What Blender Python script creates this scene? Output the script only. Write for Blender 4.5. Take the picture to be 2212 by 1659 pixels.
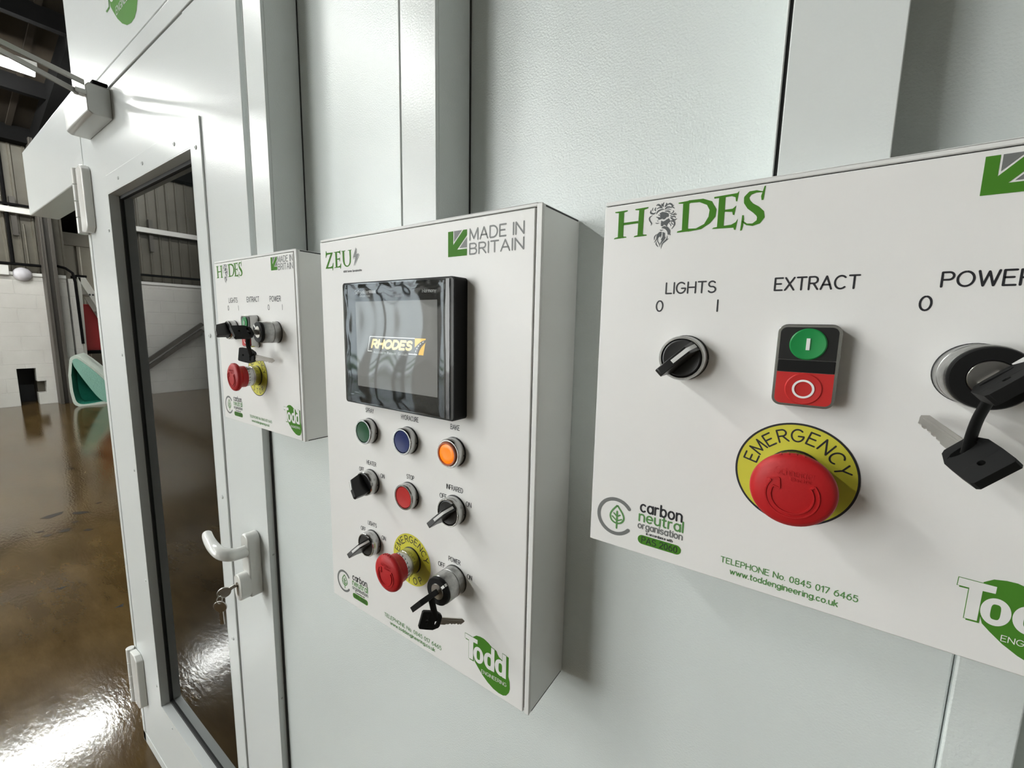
import bpy, bmesh, math, random
from mathutils import Vector, Matrix
from mathutils.geometry import tessellate_polygon

for o in list(bpy.data.objects):
    bpy.data.objects.remove(o)
SC = bpy.context.scene
COL = SC.collection
R = math.radians
random.seed(7)

# ------------------------------------------------------------------ camera
def make_camera():
    yaw, pitch, roll = -0.6046260, -0.1355369, 0.0198430
    fwd = Vector((math.sin(yaw) * math.cos(pitch), math.cos(yaw) * math.cos(pitch), math.sin(pitch)))
    right = Vector((math.cos(yaw), -math.sin(yaw), 0))
    up = right.cross(fwd)
    r = right * math.cos(roll) + up * math.sin(roll)
    u = up * math.cos(roll) - right * math.sin(roll)
    cd = bpy.data.cameras.new('camera')
    cd.sensor_fit = 'HORIZONTAL'; cd.sensor_width = 36.0
    cd.lens = 915.796 * 36.0 / 2212.0
    cd.clip_start = 0.01; cd.clip_end = 100
    c = bpy.data.objects.new('camera', cd); COL.objects.link(c)
    m = Matrix((r, u, -fwd)).transposed().to_4x4()
    m.translation = Vector((0, -0.365, 1.45))
    c.matrix_world = m
    SC.camera = c
make_camera()

# ------------------------------------------------------------------ world, exposure
SC.view_settings.view_transform = 'Standard'
SC.view_settings.look = 'None'
SC.view_settings.exposure = 2.46
SC.view_settings.gamma = 1.0
SC.view_settings.use_curve_mapping = False
w = bpy.data.worlds.new('world'); SC.world = w; w.use_nodes = True
w.node_tree.nodes['Background'].inputs[0].default_value = (0.75, 0.85, 1.0, 1)
w.node_tree.nodes['Background'].inputs[1].default_value = 0.4
LAMP_POWER = 30.0
DAY_POWER = 0.8
FILL_POWER = 1.75

# ------------------------------------------------------------------ materials
def mat(name, col, rough=0.5, metal=0.0, spec=0.5, emit=None, es=0.0, bump=None, ior=None, coat=0.0, trans=0.0, alpha=None):
    m = bpy.data.materials.new(name); m.use_nodes = True
    nt = m.node_tree; b = nt.nodes['Principled BSDF']
    b.inputs['Base Color'].default_value = (*col, 1)
    b.inputs['Roughness'].default_value = rough
    b.inputs['Metallic'].default_value = metal
    b.inputs['Specular IOR Level'].default_value = spec
    if ior: b.inputs['IOR'].default_value = ior
    if coat: b.inputs['Coat Weight'].default_value = coat; b.inputs['Coat Roughness'].default_value = 0.08
    if trans: b.inputs['Transmission Weight'].default_value = trans
    if emit:
        b.inputs['Emission Color'].default_value = (*emit, 1); b.inputs['Emission Strength'].default_value = es
    if bump:                               # (scale, strength, distance)
        tc = nt.nodes.new('ShaderNodeTexCoord'); n = nt.nodes.new('ShaderNodeTexNoise'); bp = nt.nodes.new('ShaderNodeBump')
        n.inputs['Scale'].default_value = bump[0]; n.inputs['Detail'].default_value = 2.0
        bp.inputs['Strength'].default_value = bump[1]; bp.inputs['Distance'].default_value = bump[2]
        nt.links.new(tc.outputs['Object'], n.inputs['Vector']); nt.links.new(n.outputs['Fac'], bp.inputs['Height'])
        nt.links.new(bp.outputs['Normal'], b.inputs['Normal'])
    return m

def mottled(name, c1, c2, scale, rough, detail=6.0, bump=None, stretch=(1, 1, 1), r2=None):
    m = mat(name, c1, rough)
    nt = m.node_tree; b = nt.nodes['Principled BSDF']
    tc = nt.nodes.new('ShaderNodeTexCoord'); mp = nt.nodes.new('ShaderNodeMapping'); n = nt.nodes.new('ShaderNodeTexNoise'); cr = nt.nodes.new('ShaderNodeValToRGB')
    mp.inputs['Scale'].default_value = stretch
    n.inputs['Scale'].default_value = scale; n.inputs['Detail'].default_value = detail; n.inputs['Roughness'].default_value = 0.65
    cr.color_ramp.elements[0].position = 0.3; cr.color_ramp.elements[1].position = 0.7
    cr.color_ramp.elements[0].color = (*c1, 1); cr.color_ramp.elements[1].color = (*c2, 1)
    nt.links.new(tc.outputs['Object'], mp.inputs['Vector']); nt.links.new(mp.outputs['Vector'], n.inputs['Vector'])
    nt.links.new(n.outputs['Fac'], cr.inputs['Fac']); nt.links.new(cr.outputs['Color'], b.inputs['Base Color'])
    if bump:
        n2 = nt.nodes.new('ShaderNodeTexNoise'); bp = nt.nodes.new('ShaderNodeBump')
        n2.inputs['Scale'].default_value = bump[0]; n2.inputs['Detail'].default_value = 3.0
        bp.inputs['Strength'].default_value = bump[1]; bp.inputs['Distance'].default_value = bump[2]
        nt.links.new(mp.outputs['Vector'], n2.inputs['Vector']); nt.links.new(n2.outputs['Fac'], bp.inputs['Height'])
        nt.links.new(bp.outputs['Normal'], b.inputs['Normal'])
    if r2 is not None:
        mr = nt.nodes.new('ShaderNodeMapRange')
        mr.inputs['To Min'].default_value = rough; mr.inputs['To Max'].default_value = r2
        nt.links.new(n.outputs['Fac'], mr.inputs['Value']); nt.links.new(mr.outputs['Result'], b.inputs['Roughness'])
    return m

M = {}
M['booth'] = mat('booth_panel_paint', (0.71, 0.755, 0.74), 0.24, spec=0.52, bump=(600, 0.7, 0.0006))
M['trunk'] = mat('trunking_paint', (0.70, 0.73, 0.715), 0.27, spec=0.48, bump=(560, 0.28, 0.0006))
M['door'] = mat('door_paint', (0.72, 0.745, 0.735), 0.22, spec=0.14, bump=(560, 0.30, 0.0006))
M['box'] = mat('box_paint', (0.78, 0.78, 0.76), 0.40, bump=(700, 0.12, 0.0004))
M['face'] = mat('front_plate_white', (0.83, 0.82, 0.80), 0.38, bump=(900, 0.03, 0.0003))
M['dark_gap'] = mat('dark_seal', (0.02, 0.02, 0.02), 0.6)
M['chrome'] = mat('chrome', (0.50, 0.50, 0.49), 0.20, 1.0)
M['satin'] = mottled('worn_zinc', (0.30, 0.30, 0.295), (0.50, 0.50, 0.485), 180, 0.32)
M['satin'].node_tree.nodes['Principled BSDF'].inputs['Metallic'].default_value = 1.0
M['black'] = mat('black_plastic', (0.012, 0.012, 0.012), 0.32)
M['matte_black'] = mat('matte_black_plastic', (0.006, 0.006, 0.006), 0.55, spec=0.22)
M['ink'] = mat('black_ink', (0.014, 0.014, 0.018), 0.5)
M['grey_ink'] = mat('grey_ink', (0.17, 0.175, 0.17), 0.5)
M['head_ink'] = mat('charcoal_ink', (0.075, 0.082, 0.085), 0.5)
M['green'] = mat('green_ink', (0.072, 0.225, 0.028), 0.36, spec=0.05)
M['green_text'] = mat('green_text_ink', (0.10, 0.27, 0.075), 0.5)
M['yellow'] = mat('yellow_ink', (0.62, 0.58, 0.05), 0.45)
M['red'] = mat('red_plastic', (0.45, 0.014, 0.016), 0.45, spec=0.3, bump=(1400, 0.12, 0.0003))
M['red_cap'] = mat('red_cap', (0.52, 0.028, 0.026), 0.4, spec=0.3)
M['green_cap'] = mat('green_cap', (0.008, 0.075, 0.028), 0.35, spec=0.3)
M['green_btn'] = mat('green_button', (0.01, 0.25, 0.06), 0.35)
M['blue_cap'] = mat('blue_cap', (0.006, 0.018, 0.115), 0.35, spec=0.3)
M['orange_cap'] = mat('orange_lens', (0.85, 0.19, 0.005), 0.3, emit=(1.0, 0.20, 0.0), es=0.10)
M['orange_rim'] = mat('orange_rim', (0.42, 0.13, 0.07), 0.2)
M['stain'] = mat('oil_stain', (0.012, 0.010, 0.008), 0.25)
M['white'] = mat('white_mark', (0.85, 0.85, 0.83), 0.4)
M['screen_glass'] = mat('screen_front_glass', (0.012, 0.015, 0.016), 0.06, ior=1.55)
M['display'] = mat('lit_display', (0.05, 0.052, 0.05), 0.07, emit=(0.95, 0.97, 0.90), es=0.026, ior=1.6)
M['logo_yellow'] = mat('lit_yellow', (0.3, 0.2, 0.03), 0.2, emit=(1.0, 0.66, 0.17), es=0.13)
M['logo_cream'] = mat('lit_cream', (0.3, 0.25, 0.12), 0.2, emit=(1.0, 0.83, 0.45), es=0.15)
M['logo_white'] = mat('lit_white', (0.3, 0.3, 0.3), 0.2, emit=(0.9, 0.95, 0.9), es=0.13)
M['logo_dim'] = mat('lit_grey', (0.2, 0.2, 0.2), 0.2, emit=(0.9, 0.95, 0.9), es=0.07)
M['print_grey'] = mat('pale_print', (0.45, 0.46, 0.46), 0.4)
M['steel'] = mat('key_steel', (0.55, 0.53, 0.50), 0.28, 1.0)
M['upvc'] = mat('white_gloss_plastic', (0.80, 0.80, 0.77), 0.16, coat=0.3)
M['closer'] = mat('silver_paint', (0.52, 0.52, 0.50), 0.30, 0.35, bump=(900, 0.1, 0.0003))
M['arm'] = mat('arm_steel', (0.30, 0.29, 0.27), 0.35, 0.8)
M['glass'] = mat('dark_window_glass', (0.006, 0.007, 0.007), 0.015, ior=2.1)
M['floor'] = mottled('polished_floor', (0.046, 0.026, 0.0075), (0.115, 0.073, 0.027), 3.4, 0.06, detail=9, bump=(48, 0.12, 0.004), stretch=(0.55, 1.6, 1), r2=0.15)
M['block'] = mottled('white_block_paint', (0.46, 0.445, 0.41), (0.56, 0.545, 0.51), 1.2, 0.6, bump=(40, 0.2, 0.01))
M['clad'] = mottled('cladding_sheet', (0.078, 0.067, 0.048), (0.12, 0.108, 0.082), 1.5, 0.5)
M['rust_steel'] = mottled('old_steel', (0.045, 0.038, 0.03), (0.085, 0.074, 0.062), 3.0, 0.55, stretch=(1, 1, 0.2))
M['dark_steel'] = mottled('dark_steel', (0.004, 0.004, 0.004), (0.007, 0.0066, 0.0066), 2.0, 0.9)
for q in ('dark_steel',): M[q].node_tree.nodes['Principled BSDF'].inputs['Specular IOR Level'].default_value = 0.1
M['roof'] = mottled('roof_sheet', (0.014, 0.009, 0.0045), (0.036, 0.025, 0.014), 1.2, 0.95, stretch=(0.3, 3, 1))
M['white_steel'] = mat('white_steel', (0.66, 0.65, 0.62), 0.4)
M['alu'] = mat('ladder_alu', (0.55, 0.53, 0.49), 0.35, 0.7)
M['red_paint'] = mat('red_paint', (0.40, 0.018, 0.02), 0.4)
M['foam_green'] = mat('green_foam', (0.01, 0.22, 0.15), 0.9, bump=(40, 0.4, 0.01))
M['foam_mid'] = mat('mid_green_foam', (0.24, 0.46, 0.37), 0.95, bump=(60, 0.5, 0.01))
M['foam_pale'] = mat('pale_foam', (0.56, 0.62, 0.55), 0.95, bump=(60, 0.5, 0.01))
M['lilac'] = mat('opal_plastic', (0.52, 0.50, 0.53), 0.4)
M['tube'] = mat('lit_tube', (1, 1, 1), 0.5, emit=(0.97, 1.0, 0.975), es=LAMP_POWER)
M['daylight'] = mat('daylit_panel', (0.8, 0.85, 0.88), 0.6, emit=(0.80, 0.93, 1.0), es=DAY_POWER)

M['fill_glow'] = mat('fill_panel_glow', (0.8, 0.85, 0.88), 0.6, emit=(0.97, 0.985, 0.965), es=FILL_POWER)  # glow of an added fill panel behind the camera

def film_material():
    m = bpy.data.materials.new('clear_film'); m.use_nodes = True; nt = m.node_tree; nt.nodes.clear()
    out = nt.nodes.new('ShaderNodeOutputMaterial'); mix = nt.nodes.new('ShaderNodeMixShader'); tr = nt.nodes.new('ShaderNodeBsdfTransparent'); gl = nt.nodes.new('ShaderNodeBsdfGlossy'); fr = nt.nodes.new('ShaderNodeFresnel')
    gl.inputs['Roughness'].default_value = 0.05; fr.inputs['IOR'].default_value = 1.5
    nt.links.new(fr.outputs[0], mix.inputs[0]); nt.links.new(tr.outputs[0], mix.inputs[1]); nt.links.new(gl.outputs[0], mix.inputs[2]); nt.links.new(mix.outputs[0], out.inputs[0])
    return m
M['film'] = film_material()

def block_bricks():
    nt = M['block'].node_tree; b = nt.nodes['Principled BSDF']
    tc = nt.nodes.new('ShaderNodeTexCoord'); sp = nt.nodes.new('ShaderNodeSeparateXYZ'); cb = nt.nodes.new('ShaderNodeCombineXYZ'); ad = nt.nodes.new('ShaderNodeMath')
    br = nt.nodes.new('ShaderNodeTexBrick'); bp = nt.nodes.new('ShaderNodeBump')
    ad.operation = 'ADD'
    nt.links.new(tc.outputs['Object'], sp.inputs[0]); nt.links.new(sp.outputs['X'], ad.inputs[0]); nt.links.new(sp.outputs['Y'], ad.inputs[1])
    nt.links.new(ad.outputs[0], cb.inputs['X']); nt.links.new(sp.outputs['Z'], cb.inputs['Y'])
    br.inputs['Scale'].default_value = 1.0; br.inputs['Brick Width'].default_value = 0.45; br.inputs['Row Height'].default_value = 0.225
    br.inputs['Mortar Size'].default_value = 0.006; br.inputs['Mortar Smooth'].default_value = 0.3
    nt.links.new(cb.outputs[0], br.inputs['Vector'])
    bp.inputs['Strength'].default_value = 0.6; bp.inputs['Distance'].default_value = 0.012; bp.invert = True
    nt.links.new(br.outputs['Fac'], bp.inputs['Height']); nt.links.new(bp.outputs['Normal'], b.inputs['Normal'])
block_bricks()

def floor_stains():
    # dark oil spots with their own shapes, and a pale worn band near the far wall
    nt = M['floor'].node_tree; b = nt.nodes['Principled BSDF']
    src = b.inputs['Base Color'].links[0].from_socket
    tc = nt.nodes.new('ShaderNodeTexCoord'); mp = nt.nodes.new('ShaderNodeMapping'); v = nt.nodes.new('ShaderNodeTexNoise'); cr = nt.nodes.new('ShaderNodeValToRGB'); mx = nt.nodes.new('ShaderNodeMixRGB')
    mp.inputs['Scale'].default_value = (1.0, 2.2, 1)
    v.inputs['Scale'].default_value = 2.4; v.inputs['Detail'].default_value = 3.0
    cr.color_ramp.elements[0].position = 0.70; cr.color_ramp.elements[1].position = 0.74
    mx.blend_type = 'MULTIPLY'; mx.inputs['Color2'].default_value = (0.35, 0.34, 0.34, 1)
    nt.links.new(tc.outputs['Object'], mp.inputs[0]); nt.links.new(mp.outputs[0], v.inputs['Vector']); nt.links.new(v.outputs['Fac'], cr.inputs[0]); nt.links.new(cr.outputs[0], mx.inputs['Fac'])
    nt.links.new(src, mx.inputs['Color1']); nt.links.new(mx.outputs[0], b.inputs['Base Color'])
floor_stains()

# ------------------------------------------------------------------ mesh helpers
class MB:
    """collects faces; link() makes ONE mesh object"""
    def __init__(s, fn=None):
        s.v = []; s.f = []; s.fn = fn or (lambda p: p); s.solid = True; s.front = False; s.q = 0
    def lift(s, k=1):                      # print pieces that overlap lie a few microns apart
        s.front = True; s.q += 1; return 0.007 * (s.q % 6)
    def add(s, pts, faces):
        o = len(s.v); s.v += [s.fn(p) for p in pts]; s.f += [tuple(o + i for i in f) for f in faces]
    def box(s, a0, a1, b0, b1, c0, c1):
        s.add([(x, y, z) for x in (a0, a1) for y in (b0, b1) for z in (c0, c1)],
              [(0, 1, 3, 2), (4, 6, 7, 5), (0, 4, 5, 1), (2, 3, 7, 6), (0, 2, 6, 4), (1, 5, 7, 3)])
    def obox(s, c, ax, ay, az):            # oriented box: centre and half-extent vectors
        c, ax, ay, az = map(Vector, (c, ax, ay, az))
        s.add([tuple(c + ax * i + ay * j + az * k) for i in (-1, 1) for j in (-1, 1) for k in (-1, 1)],
              [(0, 1, 3, 2), (4, 6, 7, 5), (0, 4, 5, 1), (2, 3, 7, 6), (0, 2, 6, 4), (1, 5, 7, 3)])
    def flat(s, poly, d):                  # filled outline in (s,t) at depth d
        s.solid = False; d += s.lift()
        tri = tessellate_polygon([[Vector((p[0], p[1], 0)) for p in poly]])
        s.add([(p[0], p[1], d) for p in poly], [tuple(t) for t in tri])
    def strip(s, A, B, d):
        s.solid = False; n = len(A); d += s.lift()
        s.add([(*p[:2], d) for p in A] + [(*p[:2], d) for p in B], [(i, i + 1, n + i + 1, n + i) for i in range(n - 1)])
    def disc(s, cx, cy, rx, ry, d, n=40):
        s.flat([(cx + rx * math.cos(2 * math.pi * i / n), cy + ry * math.sin(2 * math.pi * i / n)) for i in range(n)], d)
    def ring(s, cx, cy, r0, r1, d, n=64, a0=0, a1=360, ry0=None, ry1=None):
        A = [R(a0 + (a1 - a0) * i / n) for i in range(n + 1)]
        s.strip([(cx + r0 * math.cos(a), cy - (ry0 or r0) * math.sin(a)) for a in A], [(cx + r1 * math.cos(a), cy - (ry1 or r1) * math.sin(a)) for a in A], d)
    def stroke(s, pts, wd, d, caps=True):  # flat ribbon, mitred, with round ends and round sharp corners
        s.solid = False
        W = list(wd) if isinstance(wd, (list, tuple)) else [wd] * len(pts)
        P = []; Q = []
        for p, q in zip(pts, W):
            if not P or math.hypot(p[0] - P[-1][0], p[1] - P[-1][1]) > 1e-5: P.append((p[0], p[1])); Q.append(q)
        n = len(P)
        if n < 2: return
        D = [((P[i + 1][0] - P[i][0]), (P[i + 1][1] - P[i][1])) for i in range(n - 1)]
        D = [(x / math.hypot(x, y), y / math.hypot(x, y)) for x, y in D]
        runs = [[0]]; corners = []
        for i in range(1, n - 1):
            runs[-1].append(i)
            if D[i - 1][0] * D[i][0] + D[i - 1][1] * D[i][1] < 0.75: runs.append([i]); corners.append(i)
        runs[-1].append(n - 1)
        for r in runs:
            A = []; B = []
            for k, i in enumerate(r):
                if k == 0: t = D[i]; m = 1
                elif k == len(r) - 1: t = D[i - 1]; m = 1
                else:
                    t = (D[i - 1][0] + D[i][0], D[i - 1][1] + D[i][1]); L = math.hypot(*t); t = (t[0] / L, t[1] / L); m = 2 / L
                h = Q[i] / 2 * m
                A.append((P[i][0] - t[1] * h, P[i][1] + t[0] * h)); B.append((P[i][0] + t[1] * h, P[i][1] - t[0] * h))
            s.strip(A, B, d)
        ends = [0, n - 1] if caps else []
        if caps and math.hypot(P[0][0] - P[-1][0], P[0][1] - P[-1][1]) < 1e-4: ends = []
        for i in ends + corners:
            q = Q[i] / 2; e = d + s.lift()
            s.add([(P[i][0] + q * math.cos(6.2832 * k / 10), P[i][1] + q * math.sin(6.2832 * k / 10), e) for k in range(10)], [tuple(range(10))])
    def prism(s, poly, d0, d1):
        n = len(poly); tri = tessellate_polygon([[Vector((p[0], p[1], 0)) for p in poly]])
        s.add([(p[0], p[1], d0) for p in poly] + [(p[0], p[1], d1) for p in poly],
              [tuple(t) for t in tri] + [tuple(n + i for i in reversed(t)) for t in tri] + [(i, (i + 1) % n, n + (i + 1) % n, n + i) for i in range(n)])
    def ridge(s, pts, wd, d0, d1):         # raised line with square section
        for i in range(len(pts) - 1):
            (x0, y0), (x1, y1) = pts[i], pts[i + 1]; L = math.hypot(x1 - x0, y1 - y0)
            if L < 1e-6: continue
            nx, ny = -(y1 - y0) / L * wd / 2, (x1 - x0) / L * wd / 2
            s.prism([(x0 + nx, y0 + ny), (x1 + nx, y1 + ny), (x1 - nx, y1 - ny), (x0 - nx, y0 - ny)], d0, d1)
    def lathe(s, prof, cx, cy, n=48):      # profile [(r, d)] round the axis through (cx, cy)
        P = []; F = []
        for r, d in prof:
            for i in range(n):
                a = 2 * math.pi * i / n; P.append((cx + r * math.cos(a), cy + r * math.sin(a), d))
        for k in range(len(prof) - 1):
            for i in range(n):
                j = (i + 1) % n; F.append((k * n + i, k * n + j, (k + 1) * n + j, (k + 1) * n + i))
        if prof[0][0] > 1e-6: F.append(tuple(range(n)))
        if prof[-1][0] > 1e-6: F.append(tuple((len(prof) - 1) * n + i for i in range(n)))
        s.add(P, F)
    def tube(s, pts, rad, n=12):           # swept round bar through 3-D points
        pts = [Vector(p) for p in pts]; RR = rad if isinstance(rad, list) else [rad] * len(pts)
        P = []; F = []; ref = None
        for i, p in enumerate(pts):
            t = (pts[min(i + 1, len(pts) - 1)] - pts[max(i - 1, 0)]).normalized()
            if ref is None: ref = t.orthogonal().normalized()
            ref = (ref - t * ref.dot(t)).normalized(); b = t.cross(ref)
            rx = RR[i] if not isinstance(RR[i], tuple) else RR[i][0]; ry = RR[i] if not isinstance(RR[i], tuple) else RR[i][1]
            P += [tuple(p + ref * rx * math.cos(2 * math.pi * k / n) + b * ry * math.sin(2 * math.pi * k / n)) for k in range(n)]
        for i in range(len(pts) - 1):
            for k in range(n):
                j = (k + 1) % n; F.append((i * n + k, i * n + j, (i + 1) * n + j, (i + 1) * n + k))
        F += [tuple(range(n)), tuple((len(pts) - 1) * n + k for k in range(n))]
        s.add(P, F)
    def link(s, name, m, parent=None, bevel=0.0, smooth=40, seg=2):
        me = bpy.data.meshes.new(name); me.from_pydata(s.v, [], s.f)
        bm = bmesh.new(); bm.from_mesh(me)
        if s.solid:
            bmesh.ops.remove_doubles(bm, verts=bm.verts, dist=1e-6)
            bmesh.ops.recalc_face_normals(bm, faces=bm.faces)
        elif s.front:
            bm.normal_update()
            bmesh.ops.reverse_faces(bm, faces=[f for f in bm.faces if f.normal.y > 0])
        bm.to_mesh(me); bm.free()
        for p in me.polygons: p.use_smooth = True
        me.set_sharp_from_angle(angle=R(smooth))
        me.materials.append(m)
        o = bpy.data.objects.new(name, me); COL.objects.link(o)
        if parent: o.parent = parent
        if bevel:
            b = o.modifiers.new('bevel', 'BEVEL'); b.width = bevel; b.segments = seg; b.limit_method = 'ANGLE'; b.angle_limit = R(35)
        return o

def empty(name, loc=(0, 0, 0), label=None, cat=None, group=None):
    o = bpy.data.objects.new(name, None); COL.objects.link(o); o.location = loc; o.empty_display_size = 0.05
    return tag(o, label, cat, group)
def tag(o, label=None, cat=None, group=None, kind=None):
    if label: o['label'] = label
    if cat: o['category'] = cat
    if group: o['group'] = group
    if kind: o['kind'] = kind
    return o
def struct(o): return tag(o, kind='structure')
def rrect(s0, s1, t0, t1, r, n=6):
    P = []
    for cx, cy, a in ((s1 - r, t0 + r, -90), (s1 - r, t1 - r, 0), (s0 + r, t1 - r, 90), (s0 + r, t0 + r, 180)):
        P += [(cx + r * math.cos(R(a + 90 * i / n)), cy + r * math.sin(R(a + 90 * i / n))) for i in range(n + 1)]
    return P
def smooth_line(pts, n=5):                 # Catmull-Rom through the points
    P = [Vector(p) for p in pts]; out = []
    for i in range(len(P) - 1):
        a = P[max(i - 1, 0)]; b = P[i]; c = P[i + 1]; d = P[min(i + 2, len(P) - 1)]
        for k in range(n):
            t = k / n
            out.append(0.5 * ((2 * b) + (c - a) * t + (2 * a - 5 * b + 4 * c - d) * t * t + (3 * b - a - 3 * c + d) * t ** 3))
    out.append(P[-1])
    return [tuple(p) for p in out]

# ------------------------------------------------------------------ single-stroke engraving alphabet
def arc(cx, cy, rx, ry, a0, a1, n=14):
    return [(cx + rx * math.cos(R(a0 + (a1 - a0) * i / n)), cy + ry * math.sin(R(a0 + (a1 - a0) * i / n))) for i in range(n + 1)]
X = 0.68
GL = {
 'A': (.72, [[(0, 0), (.36, 1), (.72, 0)], [(.13, .34), (.59, .34)]]),
 'B': (.62, [[(0, .53), (0, 1)] + arc(.36, .765, .22, .235, 90, -90) + [(0, .53)], [(.36, .53)] + arc(.37, .265, .25, .265, 90, -90) + [(0, 0), (0, .53)]]),
 'C': (.72, [arc(.4, .5, .4, .5, 48, 312, 20)]), 'D': (.68, [[(0, 0), (0, 1)] + arc(.26, .5, .42, .5, 90, -90, 18) + [(0, 0)]]),
 'E': (.56, [[(.56, 1), (0, 1), (0, 0), (.56, 0)], [(0, .52), (.46, .52)]]), 'F': (.54, [[(.54, 1), (0, 1), (0, 0)], [(0, .52), (.44, .52)]]),
 'G': (.78, [arc(.4, .5, .4, .5, 46, 350, 22) + [(.79, .45), (.46, .45)]]), 'H': (.66, [[(0, 0), (0, 1)], [(.66, 0), (.66, 1)], [(0, .52), (.66, .52)]]),
 'I': (.0, [[(0, 0), (0, 1)]]), 'K': (.62, [[(0, 0), (0, 1)], [(.6, 1), (0, .4)], [(.2, .58), (.62, 0)]]), 'L': (.5, [[(0, 1), (0, 0), (.5, 0)]]),
 'M': (.8, [[(0, 0), (.02, 1), (.4, .1), (.78, 1), (.8, 0)]]), 'N': (.68, [[(0, 0), (0, 1), (.68, 0), (.68, 1)]]), 'O': (.82, [arc(.41, .5, .41, .5, 90, 450, 26)]),
 'P': (.58, [[(0, 0), (0, 1)] + arc(.34, .74, .25, .26, 90, -90) + [(0, .48)]]), 'R': (.62, [[(0, 0), (0, 1)] + arc(.34, .74, .25, .26, 90, -90) + [(0, .48)], [(.3, .48), (.62, 0)]]),
 'S': (.6, [arc(.3, .755, .27, .245, 30, 250, 12) + arc(.3, .265, .3, .265, 75, -150, 14)]), 'T': (.64, [[(0, 1), (.64, 1)], [(.32, 1), (.32, 0)]]),
 'U': (.66, [[(0, 1), (0, .33)] + arc(.33, .33, .33, .33, 180, 360) + [(.66, 1)]]), 'V': (.7, [[(0, 1), (.35, 0), (.7, 1)]]), 'W': (.98, [[(0, 1), (.24, 0), (.49, .95), (.74, 0), (.98, 1)]]),
 'X': (.64, [[(0, 0), (.64, 1)], [(0, 1), (.64, 0)]]), 'Y': (.66, [[(0, 1), (.33, .48), (.66, 1)], [(.33, .48), (.33, 0)]]), 'Z': (.6, [[(0, 1), (.6, 1), (0, 0), (.6, 0)]]),
 '0': (.52, [arc(.26, .5, .26, .5, 90, 450, 20)]), '1': (.24, [[(0, .8), (.22, 1), (.22, 0)]]), '2': (.54, [arc(.27, .73, .27, .27, 165, -25, 10) + [(0, 0), (.54, 0)]]),
 '4': (.58, [[(.42, 0), (.42, 1), (0, .3), (.58, .3)]]), '5': (.54, [[(.48, 1), (.08, 1), (.05, .58)] + arc(.26, .33, .28, .33, 115, -150)]),
 '6': (.54, [arc(.27, .32, .27, .32, 90, 450, 18), [(.01, .38), (.1, .75), (.42, 1)]]), '7': (.52, [[(0, 1), (.52, 1), (.16, 0)]]), '8': (.54, [arc(.27, .75, .23, .25, 90, 450, 16), arc(.27, .25, .27, .25, 90, 450, 16)]),
 'a': (.5, [arc(.25, X / 2, .25, X / 2, 90, 450, 16), [(.5, X), (.5, 0)]]), 'b': (.5, [[(0, 1), (0, 0)], arc(.25, X / 2, .25, X / 2, 90, 450, 16)]), 'c': (.46, [arc(.26, X / 2, .26, X / 2, 50, 310, 16)]),
 'd': (.5, [arc(.25, X / 2, .25, X / 2, 90, 450, 16), [(.5, 1), (.5, 0)]]), 'e': (.52, [[(.01, X / 2), (.51, X / 2)] + arc(.26, X / 2, .26, X / 2, 0, 310, 18)]),
 'g': (.5, [arc(.25, X / 2, .25, X / 2, 90, 450, 16), [(.5, X), (.5, -.1)] + arc(.25, -.08, .25, .2, 0, -150, 8)]), 'h': (.46, [[(0, 1), (0, 0)], [(0, .42)] + arc(.23, .45, .23, .23, 180, 0, 8) + [(.46, 0)]]),
 'i': (.0, [[(0, X), (0, 0)], [(0, .9), (0, .92)]]), 'k': (.44, [[(0, 1), (0, 0)], [(.42, X), (0, .28)], [(.14, .4), (.44, 0)]]), 'l': (.0, [[(0, 1), (0, 0)]]),
 'm': (.76, [[(0, X), (0, 0)], [(0, .42)] + arc(.19, .48, .19, .2, 180, 0, 8) + [(.38, 0)], [(.38, .42)] + arc(.57, .48, .19, .2, 180, 0, 8) + [(.76, 0)]]),
 'n': (.46, [[(0, X), (0, 0)], [(0, .42)] + arc(.23, .45, .23, .23, 180, 0, 8) + [(.46, 0)]]), 'o': (.52, [arc(.26, X / 2, .26, X / 2, 90, 450, 18)]), 'p': (.5, [[(0, X), (0, -.28)], arc(.25, X / 2, .25, X / 2, 90, 450, 16)]),
 'r': (.3, [[(0, X), (0, 0)], [(0, .38)] + arc(.22, .45, .22, .22, 180, 75, 6)]), 's': (.42, [arc(.21, .51, .19, .17, 30, 250, 10) + arc(.21, .18, .21, .18, 75, -150, 10)]),
 't': (.3, [[(.12, .95), (.12, .1), (.2, 0), (.3, 0)], [(0, X), (.3, X)]]), 'u': (.46, [[(0, X), (0, .23)] + arc(.23, .23, .23, .23, 180, 360, 8) + [(.46, X)], [(.46, X), (.46, 0)]]),
 'w': (.76, [[(0, X), (.19, 0), (.38, .62), (.57, 0), (.76, X)]]), 'y': (.46, [[(0, X), (.23, .02)], [(.46, X), (.16, -.28)]]), '.': (.02, [[(0, .02), (.01, .02)]]), '-': (.3, [[(0, .4), (.3, .4)]]), ' ': (.34, []),
}
GAP = 0.22
def text_lines(txt):
    x = 0; out = []
    for ch in txt:
        wd, L = GL[ch]
        for l in L: out.append([(x + p[0], p[1]) for p in l])
        x += wd + (GAP if ch != ' ' else 0.1)
    return out, x - GAP
def put_text(mb, txt, s0, s1, base, h, wd, d, skew=0.0, slope=0.0):
    """engraved words fitted between s0 and s1, on the line t = base, cap height h"""
    L, total = text_lines(txt); k = (s1 - s0) / total if total > 0 else 1
    for l in L:
        mb.stroke([(s0 + p[0] * k + skew * p[1] * h, base - p[1] * h + slope * p[0] * k) for p in l], wd, d)
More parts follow.
